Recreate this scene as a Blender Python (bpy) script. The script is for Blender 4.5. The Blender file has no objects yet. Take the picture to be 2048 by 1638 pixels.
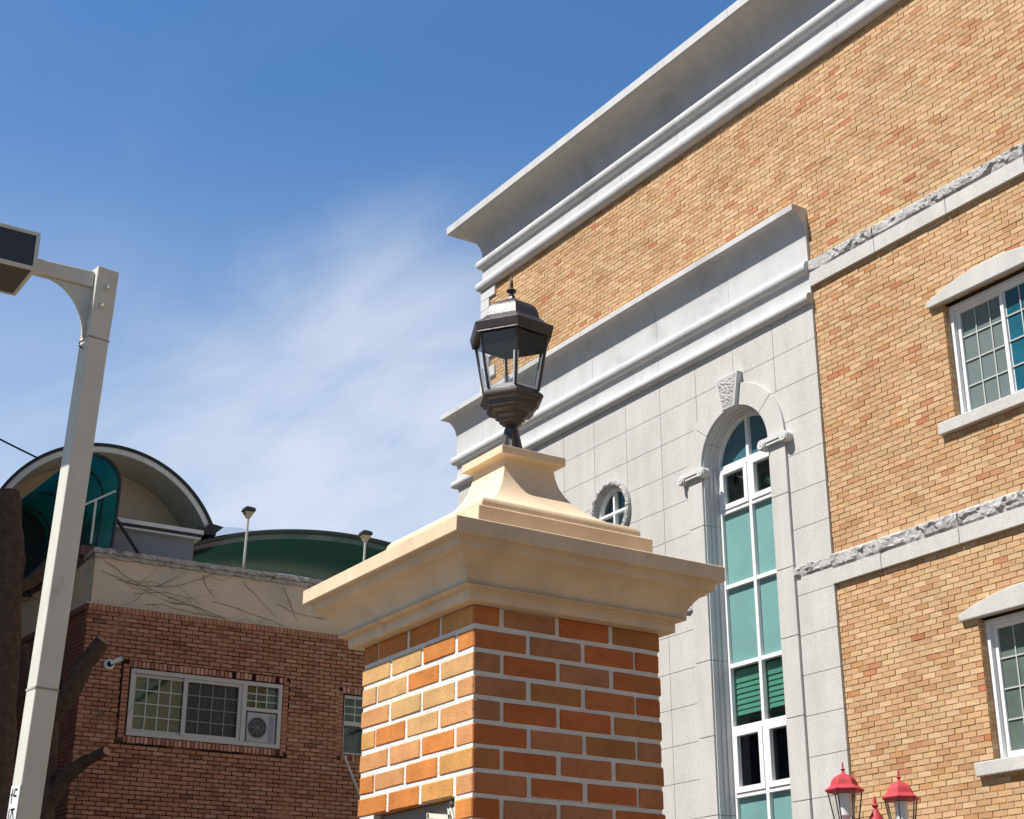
import bpy, bmesh, math, random
import numpy as np
from mathutils import Vector, Matrix
R = math.radians
rnd = random.Random(7)
C = bpy.context.scene.collection
sc = bpy.context.scene

# ---------------------------------------------------------------- camera, sky, sun, exposure
GZ = 1.55                                   # eye height above the ground
CAM_YAW, CAM_PITCH, FPX = 33.02, 21.802, 3122.3
cam = bpy.data.cameras.new('camera'); cam_o = bpy.data.objects.new('camera', cam); C.objects.link(cam_o)
cam_o.location = (0, 0, GZ); cam_o.rotation_euler = (R(90 + CAM_PITCH), 0, R(-CAM_YAW))
cam.sensor_width = 36; cam.lens = FPX / 2048 * 36; cam.clip_start = .05; cam.clip_end = 3000
sc.camera = cam_o
sc.view_settings.view_transform = 'Standard'; sc.view_settings.look = 'None'
sc.view_settings.gamma = 1; sc.view_settings.use_curve_mapping = False
sc.view_settings.exposure = 0.66
SUN = Vector((-.65, .125, 1.0)).normalized()
sun = bpy.data.lights.new('sun', 'SUN'); sun.energy = 5.0; sun.angle = R(.53); sun.color = (1, .955, .89)
sun_o = bpy.data.objects.new('sun', sun); C.objects.link(sun_o)
sun_o.rotation_euler = SUN.to_track_quat('Z', 'Y').to_euler(); sun_o.location = (-8, 2, 20)

w = bpy.data.worlds.new('World'); sc.world = w; w.use_nodes = True
nt = w.node_tree; N = nt.nodes; L = nt.links; N.clear()
def nd(t, **k):
    n = N.new(t)
    for a, b in k.items(): setattr(n, a, b)
    return n
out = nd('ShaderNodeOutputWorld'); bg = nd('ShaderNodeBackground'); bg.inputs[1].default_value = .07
sky = nd('ShaderNodeTexSky', sky_type='NISHITA'); sky.sun_disc = False
sky.sun_elevation = math.asin(SUN.z); sky.sun_rotation = math.atan2(SUN.x, SUN.y) % (2 * math.pi)
sky.air_density = 1.0; sky.dust_density = .35; sky.ozone_density = 3.0
hs = nd('ShaderNodeHueSaturation'); hs.inputs["Saturation"].default_value = 1.22; hs.inputs['Value'].default_value = 1.0
tc = nd('ShaderNodeTexCoord')
sep = nd('ShaderNodeSeparateXYZ'); L.new(tc.outputs['Generated'], sep.inputs[0])
# thin high cloud: a flat layer seen in perspective (direction divided by its height)
dv = nd('ShaderNodeVectorMath', operation='DIVIDE'); cz = nd('ShaderNodeCombineXYZ')
zc = nd('ShaderNodeMath', operation='MAXIMUM'); zc.inputs[1].default_value = .05; L.new(sep.outputs[2], zc.inputs[0])
for i in range(3): L.new(zc.outputs[0], cz.inputs[i])
L.new(tc.outputs['Generated'], dv.inputs[0]); L.new(cz.outputs[0], dv.inputs[1])
def mth(op, a, b):
    m = nd('ShaderNodeMath', operation=op)
    for i, x in enumerate((a, b)):
        if isinstance(x, (int, float)): m.inputs[i].default_value = x
        else: L.new(x, m.inputs[i])
    return m.outputs[0]
def smooth(src, a, b, lo=0., hi=1.):
    r = nd('ShaderNodeMapRange', interpolation_type='SMOOTHSTEP')
    for k, v in ((1, a), (2, b), (3, lo), (4, hi)): r.inputs[k].default_value = v
    L.new(src, r.inputs[0]); return r.outputs[0]
def cloud_noise(rot, scale, sc, detail, rough, dist):
    mp = nd('ShaderNodeMapping'); mp.inputs['Rotation'].default_value = (0, 0, R(rot)); mp.inputs['Scale'].default_value = (*scale, 1); L.new(dv.outputs[0], mp.inputs[0])
    nz = nd('ShaderNodeTexNoise'); nz.inputs['Scale'].default_value = sc; nz.inputs['Detail'].default_value = detail; nz.inputs['Roughness'].default_value = rough; nz.inputs['Distortion'].default_value = dist
    L.new(mp.outputs[0], nz.inputs['Vector']); return nz.outputs['Fac']
n1 = cloud_noise(20, (1.5, .8), 1.7, 4, .5, .8); n2 = cloud_noise(66, (2.2, .7), 2.4, 9, .58, .7)
fib = mth('ADD', mth('MULTIPLY', n1, .60), mth('MULTIPLY', n2, .40))
# cloud gathers round one direction of the sky; the sky pales toward the horizon
def toward(az, el): return Vector((math.sin(R(az)) * math.cos(R(el)), math.cos(R(az)) * math.cos(R(el)), math.sin(R(el))))
def cone(az, el, wide, tight):
    dt = nd('ShaderNodeVectorMath', operation='DOT_PRODUCT'); dt.inputs[1].default_value = toward(az, el); L.new(tc.outputs['Generated'], dt.inputs[0])
    return smooth(dt.outputs['Value'], math.cos(R(wide)), math.cos(R(tight)))
bank = mth('MAXIMUM', mth('MULTIPLY', cone(28, 18.8, 13, 1), 1.0), mth('MULTIPLY', cone(24, 14, 14, 2), .8))
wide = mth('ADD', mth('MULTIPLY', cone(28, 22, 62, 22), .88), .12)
veil = mth('MULTIPLY', smooth(mth('ADD', fib, mth('MULTIPLY', bank, .40)), .50, 1.04), mth('ADD', mth('MULTIPLY', bank, .62), .14))
haze = mth('MULTIPLY', mth('MULTIPLY', smooth(sep.outputs[2], math.sin(R(34)), math.sin(R(12))), mth('ADD', mth('MULTIPLY', fib, .5), .36)), wide)
mask = mth('SUBTRACT', 1.0, mth('MULTIPLY', mth('SUBTRACT', 1.0, veil), mth('SUBTRACT', 1.0, haze)))
mx = nd('ShaderNodeMix', data_type='RGBA'); L.new(mask, mx.inputs[0])
L.new(mth('ADD', mth('MULTIPLY', wide, .56), .95), hs.inputs['Value'])     # sky brightness raised toward the view, kept lower elsewhere to limit fill
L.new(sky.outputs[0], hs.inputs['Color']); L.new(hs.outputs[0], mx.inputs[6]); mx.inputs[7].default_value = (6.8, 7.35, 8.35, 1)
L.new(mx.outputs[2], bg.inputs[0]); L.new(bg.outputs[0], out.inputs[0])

# ---------------------------------------------------------------- materials
def mat(name, col, rough=.7, spec=.4, metal=0., bump=0., bscale=60, var=0., vscale=8, attr=False, speck=0., sscale=120, tint=None, streak=0., pits=0.):
    m = bpy.data.materials.new(name); m.use_nodes = True; t = m.node_tree; n = t.nodes; l = t.links
    p = n['Principled BSDF']; p.inputs['Roughness'].default_value = rough; p.inputs['Metallic'].default_value = metal
    p.inputs['Specular IOR Level'].default_value = spec
    geo = n.new('ShaderNodeTexCoord').outputs['Object']
    if attr:
        a = n.new('ShaderNodeAttribute'); a.attribute_name = 'Col'; cur = a.outputs['Color']
    else:
        c = n.new('ShaderNodeRGB'); c.outputs[0].default_value = (*col, 1); cur = c.outputs[0]
    def mul(fac_out, lo, hi, cur):
        r = n.new('ShaderNodeMapRange'); r.inputs[1].default_value = .25; r.inputs[2].default_value = .75
        r.inputs[3].default_value = lo; r.inputs[4].default_value = hi; l.new(fac_out, r.inputs[0])
        x = n.new('ShaderNodeVectorMath'); x.operation = 'SCALE'; l.new(cur, x.inputs[0]); l.new(r.outputs[0], x.inputs['Scale'])
        return x.outputs[0]
    if var:
        a = n.new('ShaderNodeTexNoise'); a.inputs['Scale'].default_value = vscale; a.inputs['Detail'].default_value = 6; a.inputs['Roughness'].default_value = .6
        l.new(geo, a.inputs['Vector']); cur = mul(a.outputs['Fac'], 1 - var, 1 + var, cur)
    if tint:                                  # stains: a second colour in patches of their own
        a = n.new('ShaderNodeTexNoise'); a.inputs['Scale'].default_value = tint[1]; a.inputs['Detail'].default_value = 8; a.inputs['Distortion'].default_value = .6
        l.new(geo, a.inputs['Vector'])
        r = n.new('ShaderNodeMapRange'); r.inputs[1].default_value = tint[2]; r.inputs[2].default_value = tint[2] + .18; r.inputs[4].default_value = tint[3]; l.new(a.outputs['Fac'], r.inputs[0])
        x = n.new('ShaderNodeMix'); x.data_type = 'RGBA'; l.new(r.outputs[0], x.inputs[0]); l.new(cur, x.inputs[6]); x.inputs[7].default_value = (*tint[0], 1); cur = x.outputs[2]
    if streak:                                # rain streaks: noise drawn out along the vertical
        g2 = n.new('ShaderNodeMapping'); g2.inputs['Scale'].default_value = (4, 4, .5); l.new(geo, g2.inputs[0])
        a = n.new('ShaderNodeTexNoise'); a.inputs['Scale'].default_value = 1.3; a.inputs['Detail'].default_value = 6; l.new(g2.outputs[0], a.inputs['Vector']); cur = mul(a.outputs['Fac'], 1 - streak, 1 + streak, cur)
    if pits:                                  # small dark pits
        a = n.new('ShaderNodeTexNoise'); a.inputs['Scale'].default_value = 95; a.inputs['Detail'].default_value = 1; l.new(geo, a.inputs['Vector'])
        r = n.new('ShaderNodeMapRange'); r.inputs[1].default_value = .70; r.inputs[2].default_value = .78; r.inputs[3].default_value = 1; r.inputs[4].default_value = 1 - pits; l.new(a.outputs['Fac'], r.inputs[0])
        x = n.new('ShaderNodeVectorMath'); x.operation = 'SCALE'; l.new(cur, x.inputs[0]); l.new(r.outputs[0], x.inputs['Scale']); cur = x.outputs[0]
    if speck:
        a = n.new('ShaderNodeTexNoise'); a.inputs['Scale'].default_value = sscale; a.inputs['Detail'].default_value = 2; a.inputs['Roughness'].default_value = .8
        l.new(geo, a.inputs['Vector']); cur = mul(a.outputs['Fac'], 1 - speck, 1 + speck, cur)
    l.new(cur, p.inputs['Base Color'])
    if bump:
        a = n.new('ShaderNodeTexNoise'); a.inputs['Scale'].default_value = bscale; a.inputs['Detail'].default_value = 5; l.new(geo, a.inputs['Vector'])
        b = n.new('ShaderNodeBump'); b.inputs['Strength'].default_value = bump; b.inputs['Distance'].default_value = .01
        l.new(a.outputs['Fac'], b.inputs['Height']); l.new(b.outputs[0], p.inputs['Normal'])
    return m
def glass(name, tint=(1, 1, 1), through=1., body=(0, 0, 0), rough=0.02, ior=1.5):
    """window glass: fresnel reflection over a part that is seen through and a part that is a coloured body"""
    m = bpy.data.materials.new(name); m.use_nodes = True; t = m.node_tree; n = t.nodes; l = t.links; n.clear()
    o = n.new('ShaderNodeOutputMaterial'); fr = n.new('ShaderNodeFresnel'); gm = n.new('ShaderNodeNewGeometry'); mr = n.new('ShaderNodeMapRange')
    mr.inputs[3].default_value = ior; mr.inputs[4].default_value = 1 / ior; l.new(gm.outputs['Backfacing'], mr.inputs[0]); l.new(mr.outputs[0], fr.inputs[0])
    g = n.new('ShaderNodeBsdfGlossy'); g.inputs['Roughness'].default_value = rough
    tr = n.new('ShaderNodeBsdfTransparent'); tr.inputs[0].default_value = (*tint, 1)
    df = n.new('ShaderNodeBsdfDiffuse'); df.inputs[0].default_value = (*body, 1)
    a = n.new('ShaderNodeMixShader'); a.inputs[0].default_value = through; l.new(df.outputs[0], a.inputs[1]); l.new(tr.outputs[0], a.inputs[2])
    b = n.new('ShaderNodeMixShader'); l.new(fr.outputs[0], b.inputs[0]); l.new(a.outputs[0], b.inputs[1]); l.new(g.outputs[0], b.inputs[2])
    l.new(b.outputs[0], o.inputs[0]); return m
def translucent(name, col, tcol, fac=.5, rough=.25):
    m = bpy.data.materials.new(name); m.use_nodes = True; t = m.node_tree; n = t.nodes; l = t.links; n.clear()
    o = n.new('ShaderNodeOutputMaterial'); d = n.new('ShaderNodeBsdfPrincipled'); d.inputs['Base Color'].default_value = (*col, 1); d.inputs['Roughness'].default_value = rough
    tl = n.new('ShaderNodeBsdfTranslucent'); tl.inputs[0].default_value = (*tcol, 1)
    a = n.new('ShaderNodeMixShader'); a.inputs[0].default_value = fac; l.new(d.outputs[0], a.inputs[1]); l.new(tl.outputs[0], a.inputs[2]); l.new(a.outputs[0], o.inputs[0]); return m

M = dict(
    tan_brick=mat('tan_brick', (.5, .3, .15), .85, .25, attr=True, var=.13, vscale=.9, bump=.25, bscale=140),
    tan_mortar=mat('tan_mortar', (.58, .45, .285), .9, .2, var=.1, vscale=20),
    pillar_brick=mat('pillar_brick', (.5, .3, .15), .7, .25, attr=True, var=.22, vscale=13, speck=.12, sscale=160, bump=.22, bscale=170, pits=.6),
    white_mortar=mat('white_mortar', (.66, .645, .61), .92, .2, var=.14, vscale=14, bump=.5, bscale=160),
    brown_brick=mat('brown_brick', (.2, .09, .05), .85, .2, attr=True, var=.2, vscale=9, bump=.3, bscale=90),
    brown_mortar=mat('brown_mortar', (.028, .014, .010), .95, .1, tint=((.26, .115, .065), .9, .53, 1.)),
    granite=mat('granite', (.475, .462, .435), .55, .35, var=.07, vscale=1.3, speck=.20, sscale=55, bump=.15, bscale=120, streak=.07),
    granite_smooth=mat('granite_smooth', (.54, .54, .53), .6, .3, var=.05, vscale=3, speck=.10, sscale=80),
    grc=mat('painted_cornice', (.51, .51, .505), .55, .3, var=.07, vscale=2.2, bump=.06, bscale=40, tint=((.33, .33, .325), 1.3, .55, .6), streak=.06),
    rock=mat('rock_face', (.37, .362, .345), .85, .2, var=.25, vscale=18, speck=.2, sscale=70),
    sealant=mat('sealant', (.20, .195, .185), .9, .1),
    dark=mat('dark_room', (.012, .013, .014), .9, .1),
    white_pvc=mat('white_pvc', (.72, .72, .71), .35, .4, var=.03, vscale=6),
    cream_stone=mat('cream_stone', (.655, .51, .345), .8, .2, var=.08, vscale=7, speck=.07, sscale=190, bump=.12, bscale=110, tint=((.44, .32, .20), 4.5, .57, .55), streak=.10),
    bronze=mat('bronze_paint', (.042, .034, .031), .42, .5, var=.15, vscale=25, bump=.12, bscale=120),
    bronze_dark=mat('lantern_inside', (.012, .012, .014), .7, .2),
    red_paint=mat('red_paint', (.40, .042, .052), .6, .3, var=.22, vscale=20),
    steel_pole=mat('pole_paint', (.58, .57, .50), .45, .4, var=.07, vscale=4, bump=.08, bscale=60, tint=((.36, .34, .29), 7, .62, .6), streak=.06),
    bark=mat('bark', (.072, .050, .038), .95, .1, var=.45, vscale=12, bump=1., bscale=28),
    cutwood=mat('cut_wood', (.33, .22, .13), .9, .1, var=.2, vscale=40),
    stucco=mat('stucco', (.56, .455, .32), .9, .15, var=.12, vscale=2, bump=.3, bscale=60, tint=((.42, .385, .325), .8, .5, .8)),
    coping=mat('coping_concrete', (.38, .355, .32), .9, .1, var=.3, vscale=10, bump=.7, bscale=40, tint=((.10, .075, .055), 5, .55, .9)),
    aged_pvc=mat('aged_pvc', (.45, .42, .38), .5, .3, var=.05, vscale=6),
    grey_wall=mat('grey_panel', (.24, .245, .265), .7, .3, var=.06, vscale=3),
    dark_metal=mat('dark_metal', (.02, .022, .024), .45, .4),
    green_board=mat('green_board', (.17, .22, .15), .6, .3, var=.1, vscale=3),
    soffit=mat('soffit_board', (.52, .50, .40), .85, .2, var=.08, vscale=3),
    tymp=mat('gable_board', (.50, .40, .29), .85, .2, var=.08, vscale=3),
    fascia=mat('fascia_board', (.68, .68, .63), .6, .3, var=.06, vscale=5),
    teal=translucent('teal_sheet', (.006, .085, .072), (.012, .25, .21), .5),
    tarp=translucent('green_sheet', (.007, .024, .019), (.008, .034, .026), .3, .65),
    film=glass('clear_film', (.80, .86, .94), .85, (.5, .55, .62)),
    lantern_glass=glass('lantern_glass', (.97, .98, .98), .97, (.5, .5, .5)),
    bevel_glass=mat('glass_edge', (.80, .82, .82), .15, .6),
    teal_pane=mat('frosted_teal_pane', (.155, .305, .29), .12, .55, var=.13, vscale=1.2),
    blue_pane=mat('blue_glass', (.04, .115, .145), .06, .6, var=.35, vscale=2),
    screen_glass=glass('screened_house_glass', (.55, .60, .58), .80, (.045, .058, .055), .45),
    dark_pane=glass('dark_sash_glass', (.30, .36, .42), .95, (.012, .018, .035)),
    clear_pane=glass('sash_glass', (.72, .83, .80), .96, (.03, .05, .05)),
    screen_pane=mat('screened_glass', (.135, .17, .168), .2, .5, var=.1, vscale=1.5),
    deepblue_pane=mat('deep_blue_glass', (.012, .095, .145), .08, .5, var=.4, vscale=3),
    green_pane=mat('green_grey_glass', (.10, .13, .11), .15, .5, var=.25, vscale=2),
    blind=mat('green_blind', (.27, .52, .42), .6, .2, var=.08, vscale=6),
    brown_glass=glass('brown_house_glass', (.72, .84, .78), .93, (.06, .08, .065)),
    curtain=mat('curtain', (.13, .165, .115), .9, .1, var=.35, vscale=5),
    curtain_green=mat('curtain_green', (.10, .22, .14), .9, .1, var=.2, vscale=4),
    grey_screen=mat('insect_screen', (.055, .075, .07), .8, .2, var=.3, vscale=4),
    grid_bar=mat('grid_bar', (.42, .44, .40), .5, .3),
    ac_white=mat('casing_paint', (.36, .345, .35), .5, .3, var=.05, vscale=6),
    black=mat('black_plastic', (.012, .012, .013), .5, .3),
    white=mat('white_plastic', (.70, .70, .70), .35, .4),
    concrete=mat('concrete_ground', (.14, .118, .092), .9, .2, var=.12, vscale=1.2, bump=.2, bscale=30),
    asphalt=mat('asphalt', (.06, .06, .06), .9, .2, var=.15, vscale=4, bump=.3, bscale=60),
    plaque=mat('plaque', (.16, .145, .125), .5, .4, var=.06, vscale=12),
    cream_relief=mat('cream_relief', (.66, .61, .50), .5, .3),
    head_panel=mat('lamp_diffuser', (.045, .047, .055), .35, .45, var=.1, vscale=8, bump=.2, bscale=90),
    head_under=mat('lamp_lens', (.085, .075, .06), .5, .4, var=.15, vscale=20),
    vine=mat('vine_stem', (.19, .14, .095), .95, .1),
    cable=mat('cable', (.012, .012, .012), .6, .2),
    plant=mat('plant_leaf', (.20, .42, .25), .6, .3),
    lampbeige=mat('lamp_beige', (.42, .38, .26), .6, .3),
    tile=mat('coping_tile', (.16, .09, .075), .7, .2, var=.2, vscale=8),
    ink=mat('ink', (.012, .012, .012), .8, .1),
)

# ---------------------------------------------------------------- mesh helpers
class MB:
    def __init__(s): s.v = []; s.f = []; s.c = []; s.m = []
    def add(s, vs, fs, col=(1, 1, 1), mi=0):
        o = len(s.v); s.v += [tuple(x) for x in vs]; s.f += [tuple(i + o for i in f) for f in fs]
        s.c += [col] * len(fs); s.m += [mi] * len(fs); return s
    def box(s, x0, x1, y0, y1, z0, z1, col=(1, 1, 1), mi=0):
        vs = [(x, y, z) for x in (x0, x1) for y in (y0, y1) for z in (z0, z1)]
        return s.add(vs, [(0, 1, 3, 2), (4, 6, 7, 5), (0, 4, 5, 1), (2, 3, 7, 6), (0, 2, 6, 4), (1, 5, 7, 3)], col, mi)
    def loft(s, rings, col=(1, 1, 1), mi=0, caps=True, closed=True):
        n = len(rings[0]); vs = [p for r in rings for p in r]; fs = []
        for i in range(len(rings) - 1):
            for j in range(n if closed else n - 1):
                k = (j + 1) % n; fs.append((i * n + j, i * n + k, (i + 1) * n + k, (i + 1) * n + j))
        if caps: fs += [tuple(range(n)), tuple(reversed(range((len(rings) - 1) * n, len(rings) * n)))]
        return s.add(vs, fs, col, mi)
    def prism(s, poly, axis, a, b, col=(1, 1, 1), mi=0):
        """poly of 2-D points extruded along axis ('x': poly=(y,z); 'y': poly=(x,z); 'z': poly=(x,y))"""
        def P(p, t): return (t, p[0], p[1]) if axis == 'x' else (p[0], t, p[1]) if axis == 'y' else (p[0], p[1], t)
        return s.loft([[P(p, a) for p in poly], [P(p, b) for p in poly]], col, mi)
    def tube(s, pts, rad, n=10, col=(1, 1, 1), mi=0):
        pts = [Vector(p) for p in pts]; rad = rad if isinstance(rad, (list, tuple)) else [rad] * len(pts); rings = []
        up = None
        for i, p in enumerate(pts):
            d = (pts[min(i + 1, len(pts) - 1)] - pts[max(i - 1, 0)]).normalized()
            if up is None or abs(up.dot(d)) > .98: up = Vector((0, 0, 1)) if abs(d.z) < .9 else Vector((1, 0, 0))
            a = d.cross(up).normalized(); b = a.cross(d); up = b
            rings.append([p + (a * math.cos(t) + b * math.sin(t)) * rad[i] for t in (2 * math.pi * k / n for k in range(n))])
        return s.loft(rings, col, mi)
    def lathe(s, prof, c, n=16, ph=0., col=(1, 1, 1), mi=0):
        return s.loft([[(c[0] + r * math.cos(ph + 2 * math.pi * k / n), c[1] + r * math.sin(ph + 2 * math.pi * k / n), c[2] + z) for k in range(n)] for r, z in prof], col, mi)
    def skew(s, k, y_at=0., kz=0.): s.v = [(v[0] - k * max(0, v[1] - y_at), v[1], v[2] - kz * max(0, v[1] - y_at)) for v in s.v]; return s
    def build(s, name, mats, parent=None, smooth=False, off=None, recalc=True, bevel=0.):
        me = bpy.data.meshes.new(name)
        v = np.array(s.v, dtype=np.float64)
        if off is None and parent is not None: off = parent.get('_off', (0, 0, 0))
        if off is not None: v = v - np.array(tuple(off))
        me.from_pydata([tuple(x) for x in v], [], s.f)
        if len(set(s.c)) > 1 or s.c[0] != (1, 1, 1):
            a = me.attributes.new('Col', 'FLOAT_COLOR', 'FACE')
            a.data.foreach_set('color', np.array([(*c, 1) for c in s.c], dtype=np.float32).ravel())
        for m in (mats if isinstance(mats, (list, tuple)) else [mats]): me.materials.append(M[m])
        me.polygons.foreach_set('material_index', np.array(s.m, dtype=np.int32))
        if smooth: me.polygons.foreach_set('use_smooth', np.ones(len(s.f), dtype=bool))
        if recalc:
            bm = bmesh.new(); bm.from_mesh(me); bmesh.ops.recalc_face_normals(bm, faces=bm.faces); bm.to_mesh(me); bm.free()
        if smooth and hasattr(me, 'set_sharp_from_angle'): me.set_sharp_from_angle(angle=R(smooth if smooth is not True else 35))
        o = bpy.data.objects.new(name, me); C.objects.link(o)
        if parent is not None: o.parent = parent; o['_off'] = (0, 0, 0) if off is None else tuple(off)
        elif off is not None: o.location = off; o['_off'] = tuple(off)
        if bevel:
            b = o.modifiers.new('bevel', 'BEVEL'); b.width = bevel; b.segments = 2; b.limit_method = 'ANGLE'; b.angle_limit = R(40)
        return o
def thing(name, label, cat, loc=(0, 0, 0), rz=0., group=None, local=False):
    o = bpy.data.objects.new(name, None); C.objects.link(o); o.location = loc; o.rotation_euler = (0, 0, rz); o.empty_display_size = .2
    tag(o, label, cat, group); o['_off'] = (0, 0, 0) if local else tuple(loc); return o
def tag(o, label, cat, group=None):
    o['label'] = label; o['category'] = cat
    if group: o['group'] = group
    return o
def sub_rects(rc, holes):
    """rectangle (a0,a1,b0,b1) minus rectangles -> list of rectangles"""
    rs = [rc]
    for h in holes:
        nx = []
        for (a0, a1, b0, b1) in rs:
            if h[0] >= a1 or h[1] <= a0 or h[2] >= b1 or h[3] <= b0: nx.append((a0, a1, b0, b1)); continue
            if a0 < h[0]: nx.append((a0, h[0], b0, b1))
            if a1 > h[1]: nx.append((h[1], a1, b0, b1))
            c0, c1 = max(a0, h[0]), min(a1, h[1])
            if b0 < h[2]: nx.append((c0, c1, b0, h[2]))
            if b1 > h[3]: nx.append((c0, c1, h[3], b1))
        rs = nx
    return rs
def ray(x, y):
    """world direction through a pixel of the 2048-wide photograph: used only to measure where things stand"""
    P = R(CAM_PITCH); a = (x - 1024) / FPX; b = (819 - y) / FPX
    d = (a, math.cos(P) - b * math.sin(P), math.sin(P) + b * math.cos(P)); c, s = math.cos(R(CAM_YAW)), math.sin(R(CAM_YAW))
    return Vector((d[0] * c + d[1] * s, -d[0] * s + d[1] * c, d[2]))
def at_range(x, y, h):
    d = ray(x, y); t = h / math.hypot(d.x, d.y); return d * t + Vector((0, 0, GZ))
def jit(c, r, a=.1):
    k = 1 + r.uniform(-a, a); return tuple(max(0, x * k * (1 + r.uniform(-.03, .03))) for x in c)

# ---------------------------------------------------------------- ground
g = MB().add([(-900, -900, 0), (900, -900, 0), (900, 900, 0), (-900, 900, 0)], [(0, 1, 2, 3)]).build('ground', 'concrete'); g['kind'] = 'structure'
g = MB().add([(-9, -40, .004), (-3.2, -40, .004), (-3.2, 60, .004), (-9, 60, .004)], [(0, 1, 2, 3)]).build('road', 'asphalt'); g['kind'] = 'structure'

# ================================================================ the tan brick building
WX = 13.6
TB = thing('brick_building', 'tall tan brick building with grey cornices and a granite bay with an arched window', 'building', (WX, 13.54, 0))
def wb(m, y0, y1, z0, z1, p0, p1, col=(1, 1, 1), mi=0): return m.box(WX - p1, WX - p0, y0, y1, z0 + GZ, z1 + GZ, col, mi)
Y_R, Y_L, Y_BAY, Z_TOP, G_R = -5.0, 21.85, 22.6, 12.9, 13.54
wins = [dict(y0=9.84, y1=11.41, z0=6.66, z1=8.14, a=11.62, za=8.15), dict(y0=9.84, y1=11.41, z0=2.72, z1=4.28, a=11.64, za=4.285)]
holes = [(q['y0'], q['y1'], q['z0'], q['z1']) for q in wins]
bay = (G_R, 40, -5, 10.4)
def tan_col(r):
    t = r.random()
    base = (.47, .298, .155) if t < .42 else (.51, .342, .19) if t < .64 else (.445, .268, .135) if t < .86 else (.41, .225, .105) if t < .965 else (.40, .185, .085) if t < .99 else (.40, .155, .07)
    return jit(base, r, .07)
def brick_field(m, r, y0, y1, z0, z1, course, pitch, joint, proj, holes, place, colf, zanchor=0., yanchor=0., skew=.0012):
    n0 = math.floor((z0 - zanchor) / course); n1 = math.ceil((z1 - zanchor) / course)
    for i in range(n0, n1):
        a = zanchor + i * course; b = a + course - joint
        ph = yanchor + (.5 * pitch if i % 2 else 0)
        k0 = math.floor((y0 - ph) / pitch); k1 = math.ceil((y1 - ph) / pitch)
        for k in range(k0, k1):
            c = ph + k * pitch; d = c + pitch - joint
            rc = (max(c, y0), min(d, y1), max(a, z0), min(b, z1))
            if rc[1] - rc[0] < .02 or rc[3] - rc[2] < .012: continue
            near = [h for h in holes if not (h[0] >= rc[1] or h[1] <= rc[0] or h[2] >= rc[3] or h[3] <= rc[2])]
            col = colf(r)
            for (e0, e1, f0, f1) in (sub_rects(rc, near) if near else [rc]):
                if e1 - e0 < .015 or f1 - f0 < .01: continue
                p = proj(r, (e0 + e1) / 2, (f0 + f1) / 2)
                j = [r.uniform(-skew, skew) for _ in range(8)]
                t = r.uniform(-.002, .002); t2 = r.uniform(-.002, .002)
                front = [place(e0 + j[0], f0 + j[1], p + t), place(e1 + j[2], f0 + j[3], p - t), place(e1 + j[4], f1 + j[5], p - t2), place(e0 + j[6], f1 + j[7], p + t2)]
                back = [place(e0, f0, -.01), place(e1, f0, -.01), place(e1, f1, -.01), place(e0, f1, -.01)]
                m.add(front + back, [(0, 1, 2, 3), (0, 4, 5, 1), (1, 5, 6, 2), (2, 6, 7, 3), (3, 7, 4, 0)], col)
place_w = lambda y, z, p: (WX - p, y, z + GZ)
back = MB()
for rc in sub_rects((Y_R, Y_L, -GZ, Z_TOP), holes + [bay]): back.add([place_w(rc[0], rc[2], 0), place_w(rc[1], rc[2], 0), place_w(rc[1], rc[3], 0), place_w(rc[0], rc[3], 0)], [(0, 1, 2, 3)])
bricks = MB(); rb = random.Random(3)
brick_field(bricks, rb, 6.5, Y_L, -GZ, 12.62, .0672, .1995, .010, lambda r, y, z: r.uniform(.008, .015), holes + [bay], place_w, tan_col, zanchor=5.168, yanchor=.037)
o = bricks.build('brick_wall', 'tan_brick', TB, recalc=True)
back.build('mortar', 'tan_mortar', o)
# body of the building behind the facade (side and roof, reveals round the openings)
body = MB()
body.box(WX + .35, WX + 12, Y_R, Y_L, 0, Z_TOP + GZ + 1.0)
body.box(WX + .002, WX + .35, Y_L - .02, Y_L, 0, Z_TOP + GZ + 1.0)
body.box(WX + .35, WX + 11, Y_L, Y_BAY, 0, 10.4 + GZ)
body.build('side_wall', 'tan_mortar', TB)
for q in wins:                                    # brick reveals
    t = .115
    for ys, sg in ((q['y1'], 1), (q['y0'], -1)):
        rv = MB()
        rv.box(WX - .001, WX + t, min(ys, ys + sg * .05), max(ys, ys + sg * .05), q['z0'] + GZ, q['z1'] + GZ, (.50, .40, .27))
        z = q['z0']; i = 0
        while z < q['z1']:
            rv.box(WX + .004, WX + t - .006, min(ys - sg * .006, ys), max(ys - sg * .006, ys), z + GZ, min(z + .057, q['z1']) + GZ, tan_col(rb)); z += .0672
        rv.build('window_reveal', 'tan_brick', TB)
    bxx = MB(); bxx.box(WX + .20, WX + .34, q['y0'], q['y1'], q['z0'] + GZ, q['z1'] + GZ); bxx.build('window_backing', 'dark', TB)

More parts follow.
